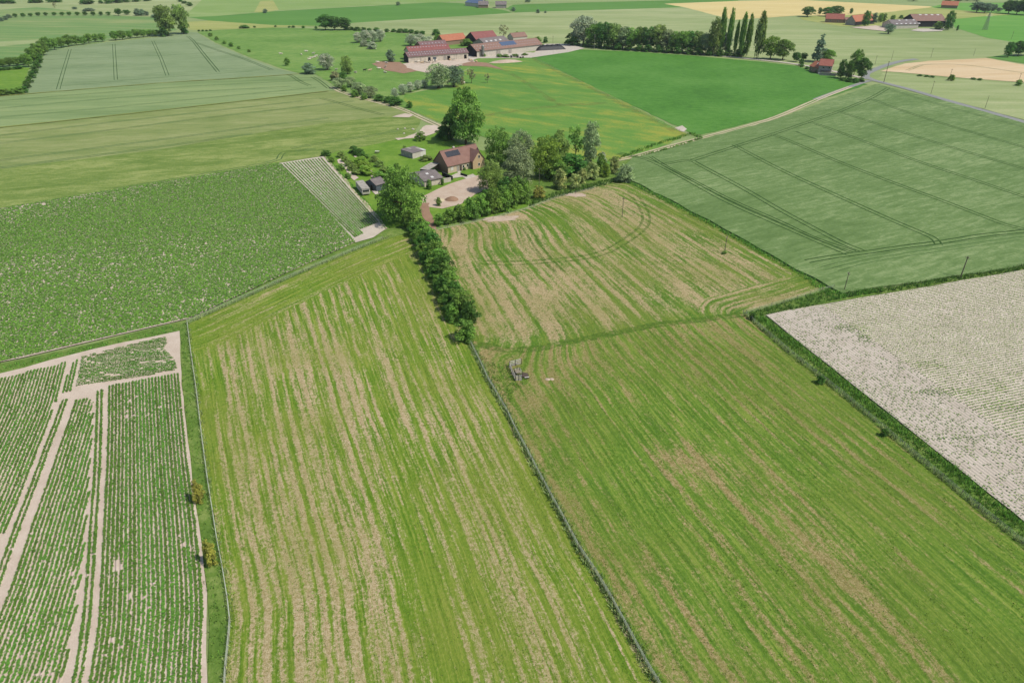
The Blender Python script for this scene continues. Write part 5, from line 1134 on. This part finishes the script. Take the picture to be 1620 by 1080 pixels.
# house at the crossing
c1 = House('crossing_house', 'two-storey house with orange tiled roof and white terrace at the crossing', 'house', (1293,117), (1313.5,118.5), 8.5, 5.2, 8.6, 'wall_grey', 'tile_red', .3)
c1.window(3, 3.4, 1.2, 1.3); c1.window(6.5, 3.4, 1.2, 1.3); c1.opening('awning', 1.5, 7.5, 2.7, 'wall_blue', z0=2.3, d=1.6); c1.opening('terrace', 0.6, 8.2, .9, 'frame_white', z0=-.1, d=2.2)
c2 = House('crossing_annex', 'lower brick annex with orange tiled roof left of the crossing house', 'house', (1279.5,112.5), (1293,116.5), 8, 3.2, 6.2, 'brick_brown_and_shaded', 'tile_orange', .3); c2.window(2.5, 1, 1.1, 1.2); c2.roof_panel('skylight', 4.2, 5.0, .55, .75, 'skylight'); 
wall_line('garden_wall', (1296,119.5), (1322,121), 1.6, 'wall_grey', 'low grey wall in front of the crossing house', 'wall')
# far right farm
f1 = House('far_farmhouse', 'far red-roofed farmhouse with white gable left of the far farm', 'house', (1305,36), (1334,37), 9, 3.6, 8.2, 'brick_brown_and_shaded', 'tile_red', .3, gable_wall='wall_cream'); f1.window(5, .9, 1.4, 1.3); f1.window(12, .9, 1.4, 1.3)
f2 = House('far_orange_house', 'far house with orange roof and grey gable in the middle of the far farm', 'house', (1352,41), (1383,38), 11, 3.6, 9.0, 'wall_dark', 'tile_orange', .3, gable_wall='wall_grey')
f3 = House('far_outbuilding', 'small pinkish outbuilding between the two far farmhouses', 'outbuilding', (1337,37), (1350,37), 7, 3, 5, 'wall_cream', 'roof_rust', .3)
f4 = House('far_grey_barn', 'far barn with dark grey roof and white lean-to', 'barn', (1411,46), (1452,45), 16, 3.6, 7.2, 'wall_white', 'roof_grey', .4, gable_wall='wall_cream')
for i in range(6): f4.roof_panel('skylight', 4+i*5, 6+i*5, .06, .2, 'skylight', .06)
for i in range(3): f4.roof_panel('skylight', 10+i*8, 12+i*8, .75, .9, 'skylight', .06)
f5 = House('far_large_barn', 'large far barn with pinkish-brown roof and white skylights', 'barn', (1445,43), (1494,43), 24, 5.5, 10.5, 'wall_dark', 'roof_rust', .5)
for i in range(4): f5.roof_panel('skylight', 8+i*6, 10.5+i*6, .82, .95, 'skylight', .08)
F('farm_yard', [(1440,49),(1452,46),(1495,46),(1490,50),(1460,51)], M['concrete']); F('farm_yard', [(1345,44),(1385,41),(1408,45),(1400,50),(1370,47)], M['soil'])
f6 = House('pink_roofed_house', 'distant long house with pink tiled roof at the top right', 'house', (1488,13), (1514,14), 11, 3.4, 7.8, 'brick_brown_and_shaded', 'tile_orange', .4, gable_wall='wall_white')
# far top middle farm
g1 = House('distant_glass_barn', 'distant barn with bluish solar roof at the top of the picture', 'barn', (736,9.5), (757,11.5), 18, 4, 8, 'wall_white', 'solar_blue', .4); g2 = House('distant_dark_barn', 'distant dark-roofed house in the middle of three at the top', 'house', (757,13), (772,13), 12, 3.5, 7.5, 'brick_brown_and_shaded', 'roof_grey', .4); g3 = House('distant_grey_barn', 'distant grey-roofed barn right of three at the top', 'barn', (784,13.5), (801,13.5), 12, 4, 7.5, 'wall_grey', 'roof_grey', .4, gable_wall='wall_dark')

# ================================================================== POLES AND PYLON
M['pole'] = plain('pole_timber', (124, 118, 104), .9, .1, .15, 3); M['pole_pale'] = plain('concrete_pole', (190, 188, 178), .9, .2, .1, 3)
def pole(bx, by, top, label, mat='pole', r=.11, group=None):
    X, Y = G(bx, by); h = HT(bx, by, top); o = empty('utility_pole', (X, Y, 0), random.random()*3); tag(o, label, 'pole', group)
    MB().bar((0,0,-.2),(0,0,h),r,7,r*.7).build('shaft', M[mat], o); MB().box(-.55,.55,-.06,.06,h-.55,h-.42).build('crossarm', M[mat], o)
    for x in (-.48, 0, .48): MB().bar((x,0,h-.42),(x,0,h-.25),.05,6).build('insulator', M['frame_white'], o)
    return o
pole(1335,461,430,'slim pole at the near corner of the right wheat field'); pole(1519,440,405,'dark pole between right wheat field and pale ridged field', r=.17); pole(1146,400,373,'pole with grass tuft standing in the back meadow'); pole(984,344,312,'pole standing inside the curved wheel tracks')
tree(1146,402,397,9,'bush','leaf_mid','tuft of weeds around the pole in the back meadow')
pole(853,293,266,'pole among the garden trees beside the reddish shrub'); pole(1384,103,88,'road pole nearest the crossing clump of trees'); pole(1410,95.5,80,'second road pole along the ripe field'); pole(1472.5,91.5,76.5,'third road pole along the ripe field'); pole(1540,88.5,77,'fourth road pole along the ripe field')
pole(1398,131,97,'tallest dark pole at the grey road crossing', r=.2); pole(1472.5,149,128,'pole in rough grass beside the grey road, left one'); pole(1558,172,151,'pole in rough grass beside the grey road, right one'); pole(1503,121,109,'pole behind the small round bush on the ripe field verge'); pole(1611,130,116,'pole at the right end of the ripe field verge'); pole(874.6,70,57,'pole beside the black silage heap'); pole(940,78,55,'pale pole in front of the silver-white poplar','pole_pale'); pole(1600,62,50,'faint pole in the far green field')
X, Y = G(1558,47.5); h = HT(1558,47.5,21); py_ = empty('lattice_pylon', (X, Y, 0)); tag(py_, 'slender lattice power pylon in the far green field', 'pylon'); b = MB(); w0, w1 = 1.6, .35; lv = 8
for i in range(4):
    sx, sy = ((-1,-1),(1,-1),(1,1),(-1,1))[i]; MB().bar((sx*w0,sy*w0,0),(sx*w1,sy*w1,h),.16,4,.12).build('leg', M['steel'], py_)
for k in range(lv):
    za, zb = h*k/lv, h*(k+1)/lv; wa, wb = w0+(w1-w0)*k/lv, w0+(w1-w0)*(k+1)/lv; c4 = ((-1,-1),(1,-1),(1,1),(-1,1))
    for i in range(4): p, q = c4[i], c4[(i+1)%4]; b.bar((p[0]*wa,p[1]*wa,za),(q[0]*wb,q[1]*wb,zb),.08,3); b.bar((q[0]*wa,q[1]*wa,za),(p[0]*wb,p[1]*wb,zb),.08,3)
b.build('bracing', M['steel'], py_)
for z in (.82, .92): MB().bar((-3.2,0,h*z),(3.2,0,h*z),.14,4).build('crossarm', M['steel'], py_)

# ================================================================== CATTLE
def cow_mesh(lying):
    V = []; Ed = []; Rd = []
    def v(p, r, parent=None):
        V.append(p); Rd.append(r)
        if parent is not None: Ed.append((parent, len(V)-1))
        return len(V)-1
    zb = .62 if lying else 1.1
    a = v((-.75,0,zb+.02),(.30,.36)); b_ = v((-.2,0,zb-.06),(.40,.44),a); c = v((.4,0,zb-.04),(.36,.44),b_); d = v((.85,0,zb+.12),(.26,.34),c); n = v((1.2,0,zb+.3),(.17,.22),d); hd = v((1.45,0,zb+.38),(.15,.17),n); v((1.78,0,zb+.2),(.10,.10),hd)
    t = v((-1.08,0,zb+.12),(.07,.08),a); v((-1.2,0,zb-.5),(.03,.03),t); v((1.38,.24,zb+.48),(.04,.05),hd); v((1.38,-.24,zb+.48),(.04,.05),hd)
    for x, par in ((-.72,a), (.72,d)):
        for s in (-1,1):
            if lying:
                k = v((x+.15,s*.32,.3),(.12,.14),par); f = v((x+.5,s*.42,.14),(.08,.09),k); v((x+.85,s*.38,.1),(.05,.05),f)
            else:
                k = v((x,s*.24,.78),(.15,.17),par); f = v((x+(-.08 if x < 0 else .03),s*.23,.42),(.075,.08),k); v((x,s*.23,.03),(.055,.055),f)
    me = bpy.data.meshes.new('cow'); me.from_pydata(V, Ed, []); o = bpy.data.objects.new('cow_source', me); scene.collection.objects.link(o); m = o.modifiers.new('skin', 'SKIN')
    for i, r in enumerate(Rd): me.skin_vertices[0].data[i].radius = r
    me.skin_vertices[0].data[0].use_root = True
    s = o.modifiers.new('sub', 'SUBSURF'); s.levels = 1; s.render_levels = 1
    dg = bpy.context.evaluated_depsgraph_get(); out = bpy.data.meshes.new_from_object(o.evaluated_get(dg)); bpy.data.objects.remove(o); out.name = 'cow'
    out.polygons.foreach_set('use_smooth', [True]*len(out.polygons)); return out
M['cow_white'] = plain('white_hide', (232,224,210), .8, .2, .06, 2); M['cow_cream'] = plain('cream_hide', (222,196,162), .8, .2, .08, 2); M['cow_black'] = plain('black_hide', (46,42,42), .8, .2, .2, 2)
CW = [cow_mesh(False), cow_mesh(True)]
for m_ in CW: m_.materials.clear(); m_.materials.append(M['cow_white'])
cows = [(445,86.5,1),(477,87.5,1),(485,82.5,1),(496,87,0),(493,93,1),(497,92,1),(490,95,1),(518,110.5,1),(598,101,0),(612,101,1),(600,111,0),(610,108,0),(585,114,0),(562,116,1),(610,116,1),(547,110.5,1),(728,105,1),(733,134,0),(500,90,1),(532,113,0)]
ORD += ['seventeenth','eighteenth','nineteenth','twentieth']; so_ = sorted(range(len(cows)), key=lambda k: cows[k][0]); CORD = {k: ORD[n] for n, k in enumerate(so_)}
for i, (x, y, l) in enumerate(cows):
    X, Y = G(x, y); o = obj('cow', CW[l]); o.location = (X, Y, .2); o.rotation_euler = (0,0,random.choice((0,3.14))+random.gauss(0,.6)); o.scale = (1.1,)*3
    dark = i in (12,); o.material_slots[0].link = 'OBJECT'; o.material_slots[0].material = M['cow_cream' if dark else 'cow_white']
    tag(o, 'cream cow standing alone in the middle of the pasture' if dark else (('white cow lying' if l else 'white cow standing')+' in the cow pasture, '+CORD[i]+' pasture cow from the left'), 'cow', 'cattle in the pasture')
o = obj('cow', CW[0]); X, Y = G(577,113.5); o.location = (X, Y, .2); o.rotation_euler = (0,0,.3); o.material_slots[0].link = 'OBJECT'; o.material_slots[0].material = M['cow_black']; tag(o, 'black calf left of the cream cow', 'cow')
BC = [(662,100.5),(667,101),(672,101),(680,100),(686,99.5),(712,96),(717,97),(742,96),(748,98),(754,99),(690,99),(676,100.5),(658,101),(745,97)]
for i, (x, y) in enumerate(BC):
    X, Y = G(x, y); o = obj('cow', CW[i % 2]); o.location = (X, Y, .32); o.rotation_euler = (0,0,random.uniform(0,6.28)); o.scale = (1.1,)*3; o.material_slots[0].link = 'OBJECT'; o.material_slots[0].material = M['cow_cream' if i % 4 == 1 else 'cow_white']
    tag(o, ('cream ' if i % 4 == 1 else 'white ')+('lying' if i % 2 else 'standing')+' cow before the long cow barn, '+ORD[sorted(BC).index((x, y))]+' from the left', 'cow', 'cattle in front of the barn')

# ================================================================== HAZE
hz = bpy.data.materials.new('haze'); hz.use_nodes = True; t = hz.node_tree; t.nodes.clear(); pv = t.nodes.new('ShaderNodeVolumePrincipled'); ou = t.nodes.new('ShaderNodeOutputMaterial')
pv.inputs['Color'].default_value = (.80, .86, .92, 1); pv.inputs['Density'].default_value = .00005; pv.inputs['Anisotropy'].default_value = .2; t.links.new(pv.outputs[0], ou.inputs['Volume'])
tag(MB().box(-2600, 2600, -300, 4200, -1.2, CAMH+6).build('haze', hz), kind='stuff')
